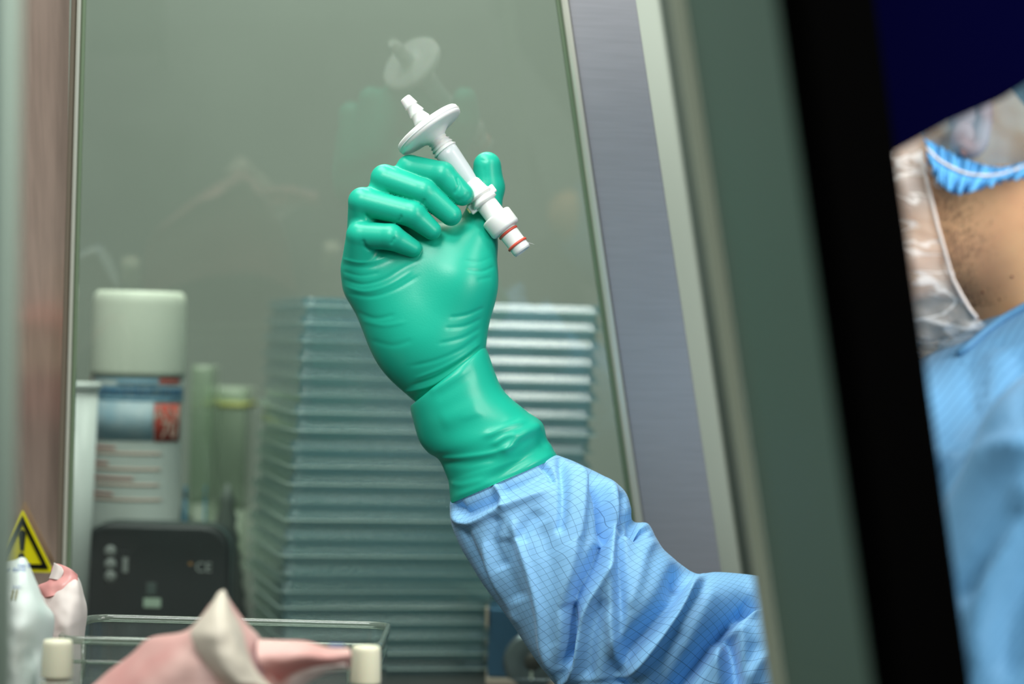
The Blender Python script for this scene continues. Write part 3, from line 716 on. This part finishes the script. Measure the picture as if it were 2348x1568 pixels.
sheet('film_fold', [
  [(124,1290,1.5095),(132,1294,1.5075),(141,1299,1.5055)],
  [(120,1306,1.5095),(132,1308,1.5055),(146,1312,1.504)],
  [(112,1326,1.5095),(124,1328,1.504),(136,1330,1.5035)]], M['whitepink'], kp, 16, 16, noise=.0006, seed=25)
sheet('pink_film', [
  [(-330,1330,1.50),(-240,1310,1.49),(-150,1318,1.495),(-60,1300,1.49),(10,1325,1.50)],
  [(-330,1420,1.50),(-240,1420,1.475),(-150,1410,1.49),(-60,1410,1.475),(30,1400,1.50)],
  [(-330,1560,1.50),(-240,1560,1.485),(-150,1560,1.47),(-60,1560,1.485),(30,1560,1.50)],
  [(-330,yb3,1.50),(-240,yb3,1.49),(-150,yb3,1.48),(-60,yb3,1.49),(30,yb3,1.50)]], M['pink'], kp, 40, 50, bulge=.004, noise=.010, seed=31, ns=30)
sheet('cream_fold', [
  [(-320,1290,1.525),(-200,1260,1.52),(-100,1272,1.515),(-10,1300,1.52)],
  [(-320,1360,1.52),(-200,1350,1.51),(-100,1350,1.505),(10,1360,1.51)],
  [(-320,1470,1.525),(-200,1470,1.52),(-100,1470,1.515),(20,1470,1.52)]], M['cream'], kp, 20, 40, noise=.006, seed=33)

# ------------------------------------------------------------------ the sterile filter held in the hand
def h1w(x, y, z): return Vector(hw(np.array([[x,y,z]], float))[0])
FA, FB = h1w(930,226,8), h1w(1196,573,46)
fx = (FB-FA); fl = fx.length; fx.normalize(); K = fl/437.0; PR = PXM
flt = tag(empty('filter_unit', (FA+FB)/2), 'white disc filter with barbed tip, tube and red rings held in the gloved hand', 'filter')
def fpart(name, prof, m, par=flt, n=56): return obj(name, lathe_bm([(t*K, r*PR) for t, r in prof], n, FA, fx), m, par, True)
fpart('barbed_tip', [(6,0),(6,8),(-1,9),(-2,11.5),(0,13),(20,16.5),(22,17),(22.5,13.5),(41,18.5),(43,19),(43.5,14.5),(60,20.5),(62.5,21),(63,15),(76,16)], M['white'])
fpart('filter_disc', [(68,15),(73,18),(76,40),(77,70),(78.5,80),(82,83.5),(95,83.5),(99,82),(101,78),(101.5,74),(103,70),(104,50),(108,38),(116,25),(124,20),(132,19)], M['white'], n=72)
fpart('disc_seam', [(88,83.4),(89,84.6),(91,84.6),(92,83.4)], M['white'], n=72)
fpart('ribbed_collar', [(118,18),(119,23),(122,24),(123,21),(128,22.5),(131,26),(132,22),(137,26),(140,28),(141,24),(146,27),(149,30),(151,29),(152,24)], M['white'])
fpart('tube', [(149,22),(152,27.5),(170,26.5),(225,22),(245,19),(256,18)], M['milky'])
fpart('tube_core', [(150,8),(150,18),(244,11),(244,0)], M['white'])
fpart('threaded_connector', [(240,16),(244,21)]+[(246+k*4.2+s, 21+k*.6+(2.2 if s else 0)) for k in range(7) for s in (0,2)]+[(276,27),(279,30),(283,30),(285,25),(290,27),(296,31),(301,31),(303,24),(308,23)], M['white'])
wing = empty('t'); bpy.data.objects.remove(wing)
fs = fx.cross(Vector((0,-1,0))).normalized()                     # sideways across the filter
fd = fx.cross(fs).normalized()
def fblock(name, t0, t1, s0, s1, d0, d1, m, bv=.0008):
    P = lambda t, s, d: FA+fx*t*K+fs*s*PR+fd*d*PR
    return obj(name, hexa_bm([P(t0,s0,d0),P(t1,s0,d0),P(t1,s1,d0),P(t0,s1,d0)], [P(t0,s0,d1),P(t1,s0,d1),P(t1,s1,d1),P(t0,s1,d1)], bv), m, flt, True)
sgn = 1 if fs.x > 0 else -1
fblock('locking_wing', 276, 296, 20*sgn, 38*sgn, -7, 7, M['white'])
fblock('locking_wing', 284, 306, -40*sgn, -20*sgn, -7, 7, M['white'])
fblock('yellow_tab', 286, 300, -44*sgn, -33*sgn, -6, 6, M['yellowtab'])
fpart('connector_body', [(300,22),(306,24.5),(344,24.5)], M['white'])
fpart('flange', [(338,22),(339,33),(341.5,36),(344,36.5),(374,36.5),(378,35),(380,32),(381,20)], M['white'])
fpart('plug', [(380,20),(383,23),(398,22.5),(418,22),(436,22),(441,20.5),(442,15),(440,13),(440,0)], M['white'])
for t in (387, 421):
    fpart('red_ring', [(t+3.2*math.cos(a), 22.6+2.8*math.sin(a)) for a in [k*math.pi/5 for k in range(11)]], M['red'])
P = lambda t, s, d: FA+fx*t*K+fs*s*PR*sgn+fd*d*PR
obj('plug_burr', hexa_bm([P(428,20,-2),P(444,30,-1),P(445,31,0),P(432,20,2)], [P(428,20,1),P(444,30,0),P(445,31,.5),P(432,20,4)]), M['white'], flt)

# ------------------------------------------------------------------ the person
person = tag(empty('person', (W(2500,1500,1.42).x+.02, 1.42, -1.15)), 'person in blue gown, hair cap and beard cover, raising a green-gloved hand with the filter', 'person')
FG = dict(
 index=[(900,520,-25,40),(940,386,26,31),(1014,401,56,30.5),(1060,446,60,26)],
 middle=[(868,545,-15,42),(882,409,42,32),(972,440,68,30),(1034,493,66,25)],
 ring=[(838,570,0,44),(831,462,58,32.5),(946,491,82,30),(990,528,74,22)],
 pinky=[(832,612,18,50),(826,539,66,32),(896,543,88,30),(946,569,74,21)])
def hand(Pt):
    X, Y, Z = Pt; Q = [X, Y, Z*1.22]
    pal = cone(Q, (1012,852,-4,93), (965,760,0,108))
    pal = smin(pal, cone(Q, (965,770,0,105), (872,640,2,92)), 60)
    pal = smin(pal, cone(Q, (985,770,0,100), (930,600,-8,88)), 60)
    pal = smin(pal, cone(Q, (1005,790,6,92), (1052,650,16,80)), 60)
    pal = smin(pal, cone(Q, (1010,700,0,85), (1000,590,-10,80)), 60)
    th = smin(cone(Pt, (1052,650,12,78), (1088,560,-4,53)), cone(Pt, (1088,560,-4,52), (1112,470,-34,41)), 14)
    th = smin(th, cone(Pt, (1112,470,-34,41), (1119,430,-40,41)), 6)
    th = smin(th, cone(Pt, (1119,430,-40,40), (1117,380,-36,35)), 8)
    d = smin(pal, th, 55)+3
    for k, c in FG.items():
        d = smin(d, cone(Pt, c[0], c[1]), 22 if k != 'pinky' else 14)
    for k, c in FG.items():
        f = smin(cone(Pt, c[1], c[2]), cone(Pt, c[2], c[3]), 5)
        d = smin(d, f, 3.0)
    return d
V, F_, _ = polygonize(hand, (740,310,-150), (1200,960,130), 3.0, relax=2)
n_ = vnormals(V, F_)
ctr = V.mean(0)
if np.sum((V-ctr)*n_) < 0: n_ = -n_
X, Y = V[:,0], V[:,1]; front = np.clip(n_[:,2]*1.6+.15, 0, 1)
low = np.clip((Y-575)/40, 0, 1)            # wrinkles of the palm and wrist, on the palm side only
D = np.zeros(len(V))
for pts, w, a, kd in [
  ([(782,592),(820,601),(862,598),(898,580)], 3.0, 3.6, 'g'), ([(784,604),(822,612),(864,608),(905,590)], 5, -2.6, 'g'),
  ([(786,640),(830,652),(880,640),(930,610),(975,590)], 4, -2.4, 'g'), ([(790,655),(835,668),(890,655),(945,622)], 4, 2.2, 'g'),
  ([(796,672),(850,680),(905,664),(960,632)], 4.5, -2.4, 'g'), ([(786,622),(825,632),(870,625)], 3.5, -1.8, 'g'),
  ([(818,715),(860,730),(905,722)], 5, -1.8, 'g'), ([(828,735),(880,746),(930,738)], 5, 1.4, 'g'), ([(850,780),(900,792),(945,780)], 6, -1.3, 'g'),
  ([(1132,585),(1100,600),(1062,596)], 4, -2.4, 'g'), ([(1134,610),(1105,622),(1070,618)], 4, -2.2, 'g'), ([(1128,636),(1095,642)], 4, -1.6, 'g'),
  ([(1110,705),(1070,722),(1030,728)], 4.5, -2.6, 'g'), ([(1104,730),(1065,748),(1020,752)], 4.5, -2.4, 'g'), ([(1102,752),(1060,775),(1005,788)], 4.5, -2.2, 'g'),
  ([(1100,770),(1060,800),(1000,826),(940,840)], 5, -2.2, 'g'), ([(1102,786),(1065,815),(1010,845),(950,868)], 4, 2.6, 'g'),
  ([(1100,796),(1055,832),(1000,865),(940,885)], 4.5, -4.2, 'g'), ([(1090,815),(1050,845),(1000,878),(955,893),(918,900)], 4, 4.2, 'g')]:
    D += fold(X, Y, pts, w, a, kd)*low*front*.6
for pts, w, a in [([(1040,445),(1052,425),(1047,405)], 4, -2.0), ([(1045,462),(1066,455),(1075,440)], 6, -1.4), ([(838,491),(848,503),(856,508)], 3.5, -2.6),
                  ([(912,508),(918,500),(920,494)], 3, -2.6), ([(964,470),(971,464),(972,456)], 3, -2.4), ([(897,560),(901,552),(904,545)], 3, -2.6),
                  ([(832,550),(838,565),(850,573)], 4, -2.2), ([(1100,366),(1118,369)], 1.6, -1.4), ([(1111,385),(1112,420)], 2.0, -1.0)]:
    D += fold(X, Y, pts, w, a)*front
V2 = V + n_*D[:,None]
gv = [hw(V2)]; gf = [F_]; off = len(V2)

def tube(st, nu, nv, disp=None, power=2.0, smooth=1):
    S = [np.array(s, float) for s in st]; PT = []; UV = []; acc = 0; last = None
    for i in range(nu+1):
        s = crom(S, i/nu); L_, R_ = s[:2], s[2:4]; zc, hz = s[4], s[5]; c = (L_+R_)/2; h = (R_-L_)/2
        if last is not None: acc += np.hypot(*(c-last))
        last = c
        for j in range(nv):
            a = 2*math.pi*j/nv; ca, sa = math.cos(a), math.sin(a); e = 2/power
            x = math.copysign(abs(ca)**e, ca); z = math.copysign(abs(sa)**e, sa)
            PT.append((c[0]+h[0]*x, c[1]+h[1]*x, zc+hz*z)); UV.append((acc, a, sa))
    PT = np.array(PT); UV = np.array(UV)
    Fq = np.array([(i*nv+j, i*nv+(j+1)%nv, (i+1)*nv+(j+1)%nv, (i+1)*nv+j) for i in range(nu) for j in range(nv)])
    n = vnormals(PT, Fq); cc = PT.reshape(nu+1, nv, 3).mean(1).repeat(nv, 0)
    if np.sum((PT-cc)*n) < 0: n = -n
    if disp is not None:
        f = np.clip(n[:,2]*1.8+.2, 0, 1); d = disp(PT[:,0], PT[:,1])*f; d = d.reshape(nu+1, nv)
        for _ in range(smooth):
            d = .5*d + .25*(np.roll(d, 1, 1)+np.roll(d, -1, 1)); e = d.copy(); e[1:-1] = .5*d[1:-1]+.25*(d[2:]+d[:-2]); d = e
        PT = PT + n*d.reshape(-1)[:,None]
    return PT, Fq, UV
def cuffd(X, Y):
    d = np.zeros_like(X)
    for pts, w, a, kd in [
      ([(1006,1050),(1060,1048),(1130,1038),(1180,1020)], 4, 3.5, 'g'), ([(1010,1060),(1070,1062),(1140,1050)], 7, -4, 'g'),
      ([(1150,1040),(1190,1000),(1240,975)], 12, 9, 'g'), ([(1110,1000),(1160,980),(1205,965)], 7, 4, 'g'), ([(1130,1020),(1160,1000),(1185,995)], 5, 5, 'g'),
      ([(1120,1110),(1190,1060),(1230,1030),(1256,1010)], 15, -10, 'g'), ([(1040,1140),(1110,1112),(1190,1075),(1270,1040)], 7, 3, 'g'),
      ([(1035,1108),(1060,1112),(1110,1100)], 5, 3, 'g'), ([(1060,960),(1085,950),(1110,948)], 5, 1.6, 'g'),
      ([(985,900),(1030,872),(1070,850)], 6, 3, 'g'), ([(1000,912),(1050,880),(1090,855)], 9, -2.5, 'g'), ([(1010,970),(1100,930)], 20, 3, 'g')]:
        d += fold(X, Y, pts, w, a, kd)
    return d
PT, Fq, _ = tube([(975,905,1085,830,0,50),(950,926,1104,806,0,66),(941,934,1115,799,0,93),(950,974,1150,888,0,96),(962,1012,1202,938,-4,100),(982,1038,1242,968,-6,106),(1006,1054,1254,1004,-8,106),
   (1024,1092,1264,1020,-8,104),(1029,1110,1270,1032,-8,106),(1033,1150,1278,1046,-8,106),(1036,1152,1276,1049,-8,103),(1050,1140,1262,1052,-8,92)], 110, 150, cuffd, 2.2)
gv.append(hw(PT)); gf.append(Fq+off)
gv, gf = np.concatenate(gv), np.concatenate(gf)
mesh('glove', gv, gf.tolist(), M['glove'], person)

# sleeve
SL = [(1046,1138,1258,1052,-8,84),(1032,1150,1277,1044,-10,98),(1034,1196,1336,1066,-12,120),(1046,1232,1392,1094,-13,132),(1060,1262,1432,1124,-14,140),(1078,1292,1446,1160,-15,146),(1096,1322,1452,1192,-16,150),(1116,1352,1486,1200,-18,156),
      (1142,1386,1504,1232,-20,160),(1174,1430,1524,1262,-21,163),(1208,1480,1562,1292,-22,165),(1240,1526,1598,1313,-22,168),(1278,1574,1640,1311,-24,170),(1320,1630,1690,1314,-24,172),(1380,1700,1745,1320,-24,175),(1500,1800,1800,1325,-24,180),(1720,1830,1900,1260,-10,185),(1980,1750,2080,1120,5,190),(2250,1620,2330,1060,20,190)]
def sleeved(X, Y):
    d = np.zeros_like(X); A = 1.0
    for pts, w, a, kd, w2 in [
      ([(1036,1165),(1052,1192),(1082,1196),(1140,1166),(1200,1144),(1262,1122)], 10, 9, 'g', 0),
      ([(1044,1154),(1062,1176),(1100,1162),(1150,1136)], 14, -15, 'g', 0), ([(1150,1128),(1200,1112),(1250,1080)], 12, -8, 'g', 0),
      ([(1136,1110),(1146,1140),(1152,1166)], 6, 9, 'g', 0), ([(1240,1062),(1256,1080),(1270,1110)], 5, -12, 'g', 0), ([(1285,1050),(1290,1110),(1290,1180),(1284,1225)], 8, -14, 'g', 0),
      ([(1310,1068),(1335,1095),(1342,1110),(1336,1190),(1322,1280),(1306,1380),(1298,1470),(1300,1540)], 5, 20, 's', 60),
      ([(1345,1066),(1372,1110),(1384,1170),(1388,1230),(1362,1290),(1326,1350),(1312,1390)], 15, -30, 'g', 0),
      ([(1400,1100),(1410,1180),(1402,1250),(1398,1330),(1402,1420),(1410,1490),(1426,1540)], 12, 16, 'g', 0),
      ([(1432,1128),(1426,1200),(1424,1300),(1426,1400),(1420,1470)], 6, -14, 's', 18),
      ([(1440,1200),(1462,1216),(1480,1232)], 15, -38, 'g', 0), ([(1492,1230),(1474,1270),(1460,1330),(1440,1400)], 16, 8, 'g', 0),
      ([(1400,1290),(1374,1340),(1346,1390),(1328,1450),(1318,1560)], 9, 16, 'g', 0), ([(1384,1370),(1360,1430),(1350,1500),(1345,1560)], 18, -14, 'g', 0),
      ([(1306,1380),(1312,1440),(1302,1530)], 13, -34, 'g', 0), ([(1318,1430),(1322,1500),(1310,1550),(1290,1568)], 6, 10, 'g', 0),
      ([(1602,1296),(1560,1325),(1534,1380),(1496,1430),(1450,1480),(1424,1530),(1412,1600)], 26, -44, 'g', 0),
      ([(1612,1318),(1580,1372),(1548,1424),(1510,1480),(1470,1530),(1430,1556),(1400,1560)], 7, 26, 's', 85),
      ([(1745,1380),(1700,1404),(1664,1440),(1618,1500),(1560,1580),(1520,1640)], 9, -58, 's', 30),
      ([(1684,1420),(1700,1400),(1740,1400)], 12, 14, 'g', 0), ([(1670,1450),(1676,1520),(1680,1600)], 14, -48, 'g', 0), ([(1640,1470),(1648,1530),(1660,1600)], 12, 14, 'g', 0),
      ([(1700,1430),(1706,1500),(1716,1570)], 16, 12, 'g', 0), ([(1760,1500),(1730,1540),(1700,1600)], 10, 14, 'g', 0), ([(1730,1470),(1716,1540),(1696,1600)], 8, -12, 'g', 0),
      ([(1140,1180),(1128,1240),(1150,1310)], 14, -9, 'g', 0), ([(1176,1190),(1186,1240),(1212,1310),(1240,1400),(1256,1480),(1290,1568)], 9, 9, 'g', 0),
      ([(1110,1240),(1122,1310),(1148,1372),(1190,1430)], 8, 6, 'g', 0), ([(1236,1170),(1200,1220),(1190,1240)], 16, -8, 'g', 0), ([(1160,1230),(1166,1310),(1190,1380)], 20, -9, 'g', 0),
      ([(1240,1200),(1262,1290),(1270,1400),(1280,1500)], 22, -7, 'g', 0), ([(1060,1200),(1090,1270),(1130,1350),(1180,1420)], 8, -6, 'g', 0),
      ([(1560,1440),(1520,1520),(1500,1600)], 16, -9, 'g', 0), ([(1640,1350),(1600,1430),(1570,1500)], 18, 6, 'g', 0)]:
        d += fold(X, Y, pts, w, a, kd, w2 or None)*A
    return d*1.7
PT, Fq, UV = tube(SL, 420, 420, sleeved, 2.25, 5)
nvv = 420
ring_r = 165.
uvs = np.stack([UV[:,0]*1.06, UV[:,1]*ring_r*2*math.pi/(2*math.pi)], 1)
me_s = mesh('gown_sleeve', hw(PT), Fq.tolist(), M['gown'], person, uv=None)
uvl = me_s.data.uv_layers.new(name='UVMap')
Lp = np.array([l.vertex_index for l in me_s.data.loops]); buf = uvs[Lp]
fw = buf.reshape(-1, 4, 2); per = ring_r*2*math.pi       # unwrap the closing column
mxv = fw[:,:,1].max(1, keepdims=True); fw[:,:,1] = np.where((mxv > per*.9) & (fw[:,:,1] < per*.1), fw[:,:,1]+per, fw[:,:,1])
uvl.data.foreach_set('uv', fw.reshape(-1).astype(np.float32))

# head, neck and body under the clothes, one continuous surface (metres, world)
def wc(px, py, d, r): p = W(px, py, d); return (p.x, p.y, p.z, r)
HB = 1.42
def bodyf(Pt):
    s = lambda a, b: cone(Pt, a, b)
    d = s(wc(2330,90,HB,.084), wc(2220,120,HB,.078))                       # cranium
    d = smin(d, s(wc(2150,180,HB,.062), wc(2060,420,HB,.05)), .03)         # face
    d = smin(d, s(wc(2195,400,HB,.056), wc(2030,590,HB,.030)), .03)        # jaw
    d = smin(d, s(wc(1925,250,HB,.010), wc(1870,380,HB,.013)), .02)        # nose
    d = smin(d, s(wc(1925,450,HB-.02,.010), wc(1925,450,HB+.02,.010)), .012)  # lips
    d = smin(d, s(wc(1955,160,HB-.03,.012), wc(1955,160,HB+.03,.012)), .02)   # brow
    d = smin(d, s(wc(2370,330,HB,.058), wc(2490,820,HB,.056)), .035)       # neck
    d = smin(d, s(wc(2540,1120,HB-.10,.03), wc(2540,1120,HB+.10,.03)), .03)
    d = smin(d, s(wc(2560,1200,HB,.06), wc(2580,2500,HB,.09)), .04)        # trunk
    for q in ([wc(2480,1060,HB+.14,.03), wc(1800,1590,HD-.01,.018), (*h1w(1400,1440,-30),.018), (*h1w(1120,1030,-4),.012), (*h1w(1000,820,-4),.012)],
              [wc(2500,1120,HB-.13,.02), wc(2100,2000,HB-.16,.034), (W(1900,2100,1.25).x, 1.25, -.235, .024)]):
        for a, b in zip(q, q[1:]): d = smin(d, s(a, b), .012)
    for dy in (-.09, .09):                                                    # thighs and shins of the seated body
        k = W(2560,2500,HB); d = smin(d, s((k.x,k.y+dy*.8,k.z,.085), (k.x-.05,k.y+dy,-.62,.07)), .04)
        d = smin(d, s((k.x-.05,k.y+dy,-.62,.065), (k.x-.05,k.y+dy,-1.12,.032)), .02)
    return d
k = W(2560,2500,HB)
V, F_, _ = polygonize(bodyf, (-.10,1.10,-1.16), (.60,1.80,.34), .005, relax=3)
V = V[:, :]
mesh('body', V, F_.tolist(), M['skin'], person)
def frontd(f, px, py, d0=1.15, d1=1.6, n=450):
    ds = np.linspace(d0, d1, n); P_ = np.array([W(px, py, d) for d in ds]); v = f([P_[:,0], P_[:,1], P_[:,2]])
    i = np.argmax(v < 0); return ds[i] if v[i] < 0 else None
# body gown
def gownf(Pt):
    s = lambda a, b: cone(Pt, a, b)
    d = s(wc(2085,1180,1.40,.066), wc(2660,792,1.40,.066))
    d = smin(d, s(wc(2200,1260,1.40,.085), wc(2420,2300,1.40,.13)), .05)
    d = smin(d, s(wc(2500,1130,1.44,.10), wc(2560,2300,1.44,.16)), .05)
    d = smin(d, s(wc(2500,1090,1.26,.062), wc(2110,1950,1.25,.058)), .05)
    d = smin(d, s(wc(2500,1100,1.56,.062), wc(2300,1300,1.58,.055)), .04)
    d = smin(d, s((k.x-.02,k.y,-.45,.15), (k.x-.04,k.y,-.95,.17)), .05)
    return d
V, F_, _ = polygonize(gownf, (-.05,1.02,-1.14), (.78,1.82,.10), .0065, relax=2)
n_ = vnormals(V, F_)
if np.sum((V-V.mean(0))*n_) < 0: n_ = -n_
cxv = V[:,0]*cr+V[:,2]*sr; czv = -V[:,0]*sr+V[:,2]*cr; PXv = 1174+cxv/V[:,1]*F; PYv = 784-czv/V[:,1]*F
fr = np.clip(-n_[:,1]*1.5+.1, 0, 1); D = np.zeros(len(V))
for pts, w, a, kd, w2 in [([(2120,1068),(2200,1042),(2280,1020),(2400,1000)], 9, 16, 's', 60), ([(2100,900),(2140,980),(2150,1060)], 30, 8, 'g', 0),
      ([(2350,1150),(2270,1270),(2200,1380)], 20, -12, 'g', 0), ([(2380,1080),(2300,1250),(2250,1400),(2240,1560)], 26, 10, 'g', 0), ([(2420,1240),(2340,1380),(2300,1560)], 30, -12, 'g', 0),
      ([(2200,850),(2270,800),(2360,760)], 5, -6, 'g', 0), ([(2215,845),(2232,900),(2240,960)], 16, -7, 'g', 0), ([(2290,810),(2285,880),(2260,960)], 18, 6, 'g', 0), ([(2340,800),(2350,880),(2340,960)], 16, -7, 'g', 0)]:
    D += fold(PXv, PYv, pts, w, a, kd, w2 or None)*fr
V = V + n_*(D*.0006)[:,None]
uv = np.stack([(PXv*.82+PYv*.57)*1.0, PYv], 1)
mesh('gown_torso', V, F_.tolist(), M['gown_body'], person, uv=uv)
bm = tube_bm([W(x, y, (frontd(gownf,x,y+14) or 1.36)+.002) for x, y in [(2196,812),(2222,792),(2262,757),(2300,730),(2350,702),(2420,665)]], .0022)
obj('gown_collar_seam', bm, M['gown_body'], person, True)

# beard cover
def coverf(Pt):
    s = lambda a, b: cone(Pt, a, b)
    d = s(wc(2190,380,HB,.061), wc(2050,590,HB,.040)); d = smin(d, s(wc(2120,200,HB,.074), wc(2070,470,HB,.060)), .02)
    d = smin(d, s(wc(2150,480,HB,.060), wc(2170,660,HB,.038)), .03)
    d = smin(d, s(wc(2120,640,HB-.01,.030), wc(2225,690,HB-.02,.026)), .02); return d
V, F_, _ = polygonize(coverf, (.10,1.28,-.06), (.42,1.56,.20), .003, relax=2)
def pxy(V):
    cxv = V[:,0]*cr+V[:,2]*sr; czv = -V[:,0]*sr+V[:,2]*cr; return 1174+cxv/V[:,1]*F, 784-czv/V[:,1]*F
from mathutils import noise as nz
EDG = [(2118,150),(2116,320),(2122,400),(2150,520),(2185,640),(2222,706),(2262,752),(2300,900)]
nn = vnormals(V, F_); nn = nn if np.sum((V-V.mean(0))*nn) > 0 else -nn
dd = np.array([nz.noise(Vector((v[0]*34, v[1]*34, v[2]*60)))*.0045+abs(nz.noise(Vector((v[0]*70+9, v[1]*70, v[2]*110))))*.0035 for v in V]); V = V+nn*dd[:,None]
px_, py_ = pxy(V[F_].mean(1)); edge = np.interp(py_, [e[1] for e in EDG], [e[0] for e in EDG])
keep = (px_ < edge) & (py_ > 120)
Fk = F_[keep]; used = np.unique(Fk); rm = -np.ones(len(V), int); rm[used] = np.arange(len(used))
mesh('beard_cover', V[used], rm[Fk].tolist(), M['net'], person)
bm = tube_bm([W(x, y, (frontd(coverf, x-6, y) or 1.36)-.003) for x, y in [(2110,345),(2122,400),(2136,460),(2150,520),(2167,580),(2185,640),(2204,676),(2222,706),(2240,730)]], .0011)
obj('cover_hem', bm, M['whitepink'], person, True)
def loopb(x, y): return W(x, y, (frontd(bodyf, x, y) or 1.36)-.003)
obj('ear_loop', tube_bm([loopb(2112+a, 380+b) for a, b in [(8,-6),(20,12),(32,30),(46,42),(44,50),(34,46),(28,36)]], .0007), M['whitepink'], person, True)
# dark hair and hair cap
def hairf(Pt):
    s = lambda a, b: cone(Pt, a, b); return smin(s(wc(2345,70,HB,.088), wc(2240,60,HB,.084)), s(wc(2380,60,HB,.08), wc(2400,240,HB,.070)), .02)
V, F_, _ = polygonize(hairf, (.14,1.28,.02), (.46,1.56,.36), .004, relax=1)
px_, py_ = pxy(V[F_].mean(1)); kp_ = py_ < 330
mesh('hair', V, F_[kp_].tolist(), M['hair'], person)
def capf(Pt):
    s = lambda a, b: cone(Pt, a, b); return smin(s(wc(2350,80,HB,.102), wc(2200,110,HB,.098)), s(wc(2330,150,HB,.098), wc(2320,300,HB,.088)), .02)
V, F_, _ = polygonize(capf, (.10,1.26,-.02), (.50,1.58,.38), .0035, relax=1)
nn = vnormals(V, F_); nn = nn if np.sum((V-V.mean(0))*nn) > 0 else -nn
dd = np.array([nz.noise(Vector((v[0]*40, v[1]*40, v[2]*40)))*.006+nz.noise(Vector((v[0]*90+3, v[1]*90, v[2]*90)))*.004 for v in V]); V = V+nn*dd[:,None]
px_, py_ = pxy(V[F_].mean(1)); kp_ = py_ < np.interp(px_, [2050,2125,2180,2230,2290,2348,2500,2700], [250,322,352,370,384,374,300,200])
hc = mesh('hair_cap', V, F_[kp_].tolist(), M['capsheer'], person)
tp = [(2118,318),(2150,334),(2190,354),(2235,372),(2290,384),(2348,372),(2420,330),(2500,290)]
bt = [(2132,372),(2150,415),(2176,436),(2208,444),(2262,430),(2306,412),(2352,408),(2440,380)]
nU, nV = 260, 18; VV = []
T_ = [np.array(p, float) for p in tp]; B_ = [np.array(p, float) for p in bt]
dsp = [(frontd(capf, *crom(T_, i/26)) or 1.34) for i in range(27)]
for i in range(nU+1):
    u = i/nU; a, b = crom(T_, u), crom(B_, u); dep = np.interp(u*26, range(27), dsp)
    for j in range(nV+1):
        v = j/nV; p = a*(1-v)+b*v; fan = abs(v-.42)*1.7
        z = math.sin(u*150+math.sin(u*31)*2)*.0038*fan + math.sin(u*61)*.003*fan
        p = p + np.array([math.sin(u*83+v*3)*4*fan, math.sin(u*97)*6*max(0, v-.5)])
        bul = .006*math.sin(math.pi*v*.9)
        VV.append(W(p[0], p[1], dep+.004-.004*fan+z-bul))
FF = [(i*(nV+1)+j, (i+1)*(nV+1)+j, (i+1)*(nV+1)+j+1, i*(nV+1)+j+1) for i in range(nU) for j in range(nV)]
rf = mesh('elastic_ruffle', VV, FF, M['capblue'], hc)
md = rf.modifiers.new('thick', 'SOLIDIFY'); md.thickness = .0006
obj('elastic_thread', tube_bm([Vector(VV[i*(nV+1)+7])+Vector((0,-.0015,0)) for i in range(0, nU+1, 2)], .0008, 8), M['whitepink'], hc, True)
# ear: helix rim, bowl and lobe in one mesh
bm = bmesh.new()
pe = [W(2235+34*math.cos(a)-10, 262+72*math.sin(a)+(12 if math.sin(a) > .6 else 0), 1.346-.003*math.sin(a)) for a in [math.radians(-150+k*15) for k in range(20)]]
merge(bm, tube_bm(pe, .0045, 12)); bmesh.ops.create_icosphere(bm, subdivisions=3, radius=1, matrix=Matrix.Translation(W(2224,264,1.352)) @ Matrix.Diagonal((.011,.006,.019,1)))
bmesh.ops.create_icosphere(bm, subdivisions=3, radius=1, matrix=Matrix.Translation(W(2210,322,1.346)) @ Matrix.Diagonal((.0075,.005,.010,1)))
obj('ear', bm, mat('ear_skin', (.50,.28,.25), .5), person, True)
# beard hairs and moles on the jaw and neck
bm = bmesh.new(); rng = random.Random(8)
for i in range(1300):
    u = rng.random(); y = 450+250*u; x = np.interp(y, [450,520,640,700], [2135,2150,2185,2218])+abs(rng.gauss(0, 1))*(46 if u < .55 else 30)+(10 if u < .5 else 0)
    if x > 2310: continue
    d = frontd(bodyf, x, y, 1.3, 1.45, 500)
    if not d: continue
    a = rng.gauss(.35, .5); l_ = rng.uniform(6, 17); p0 = W(x, y, d-.0001); p1 = W(x-l_*math.sin(a), y+l_*math.cos(a), d-.0012); wv = Vector((.00009,0,0))
    q = [bm.verts.new(v) for v in (p0-wv, p0+wv, p1)]; bm.faces.new(q); q2 = [bm.verts.new(v) for v in (p0-wv+Vector((0,.0002,0)), p0+wv+Vector((0,.0002,0)))]
    bm.faces.new((q[1], q[0], q2[0], q2[1]))
tag(obj('beard_stubble', bm, M['stubble'], person), kind='stuff')
for x, y, r in ((2255,669,.0012),(2293,686,.0010),(2321,634,.0009)):
    d = frontd(bodyf, x, y, 1.3, 1.5, 300)
    if d: bm = bmesh.new(); bmesh.ops.create_icosphere(bm, subdivisions=2, radius=1, matrix=Matrix.Translation(W(x,y,d)) @ Matrix.Diagonal((r,r*.5,r,1))); obj('mole', bm, M['mole'], person, True)
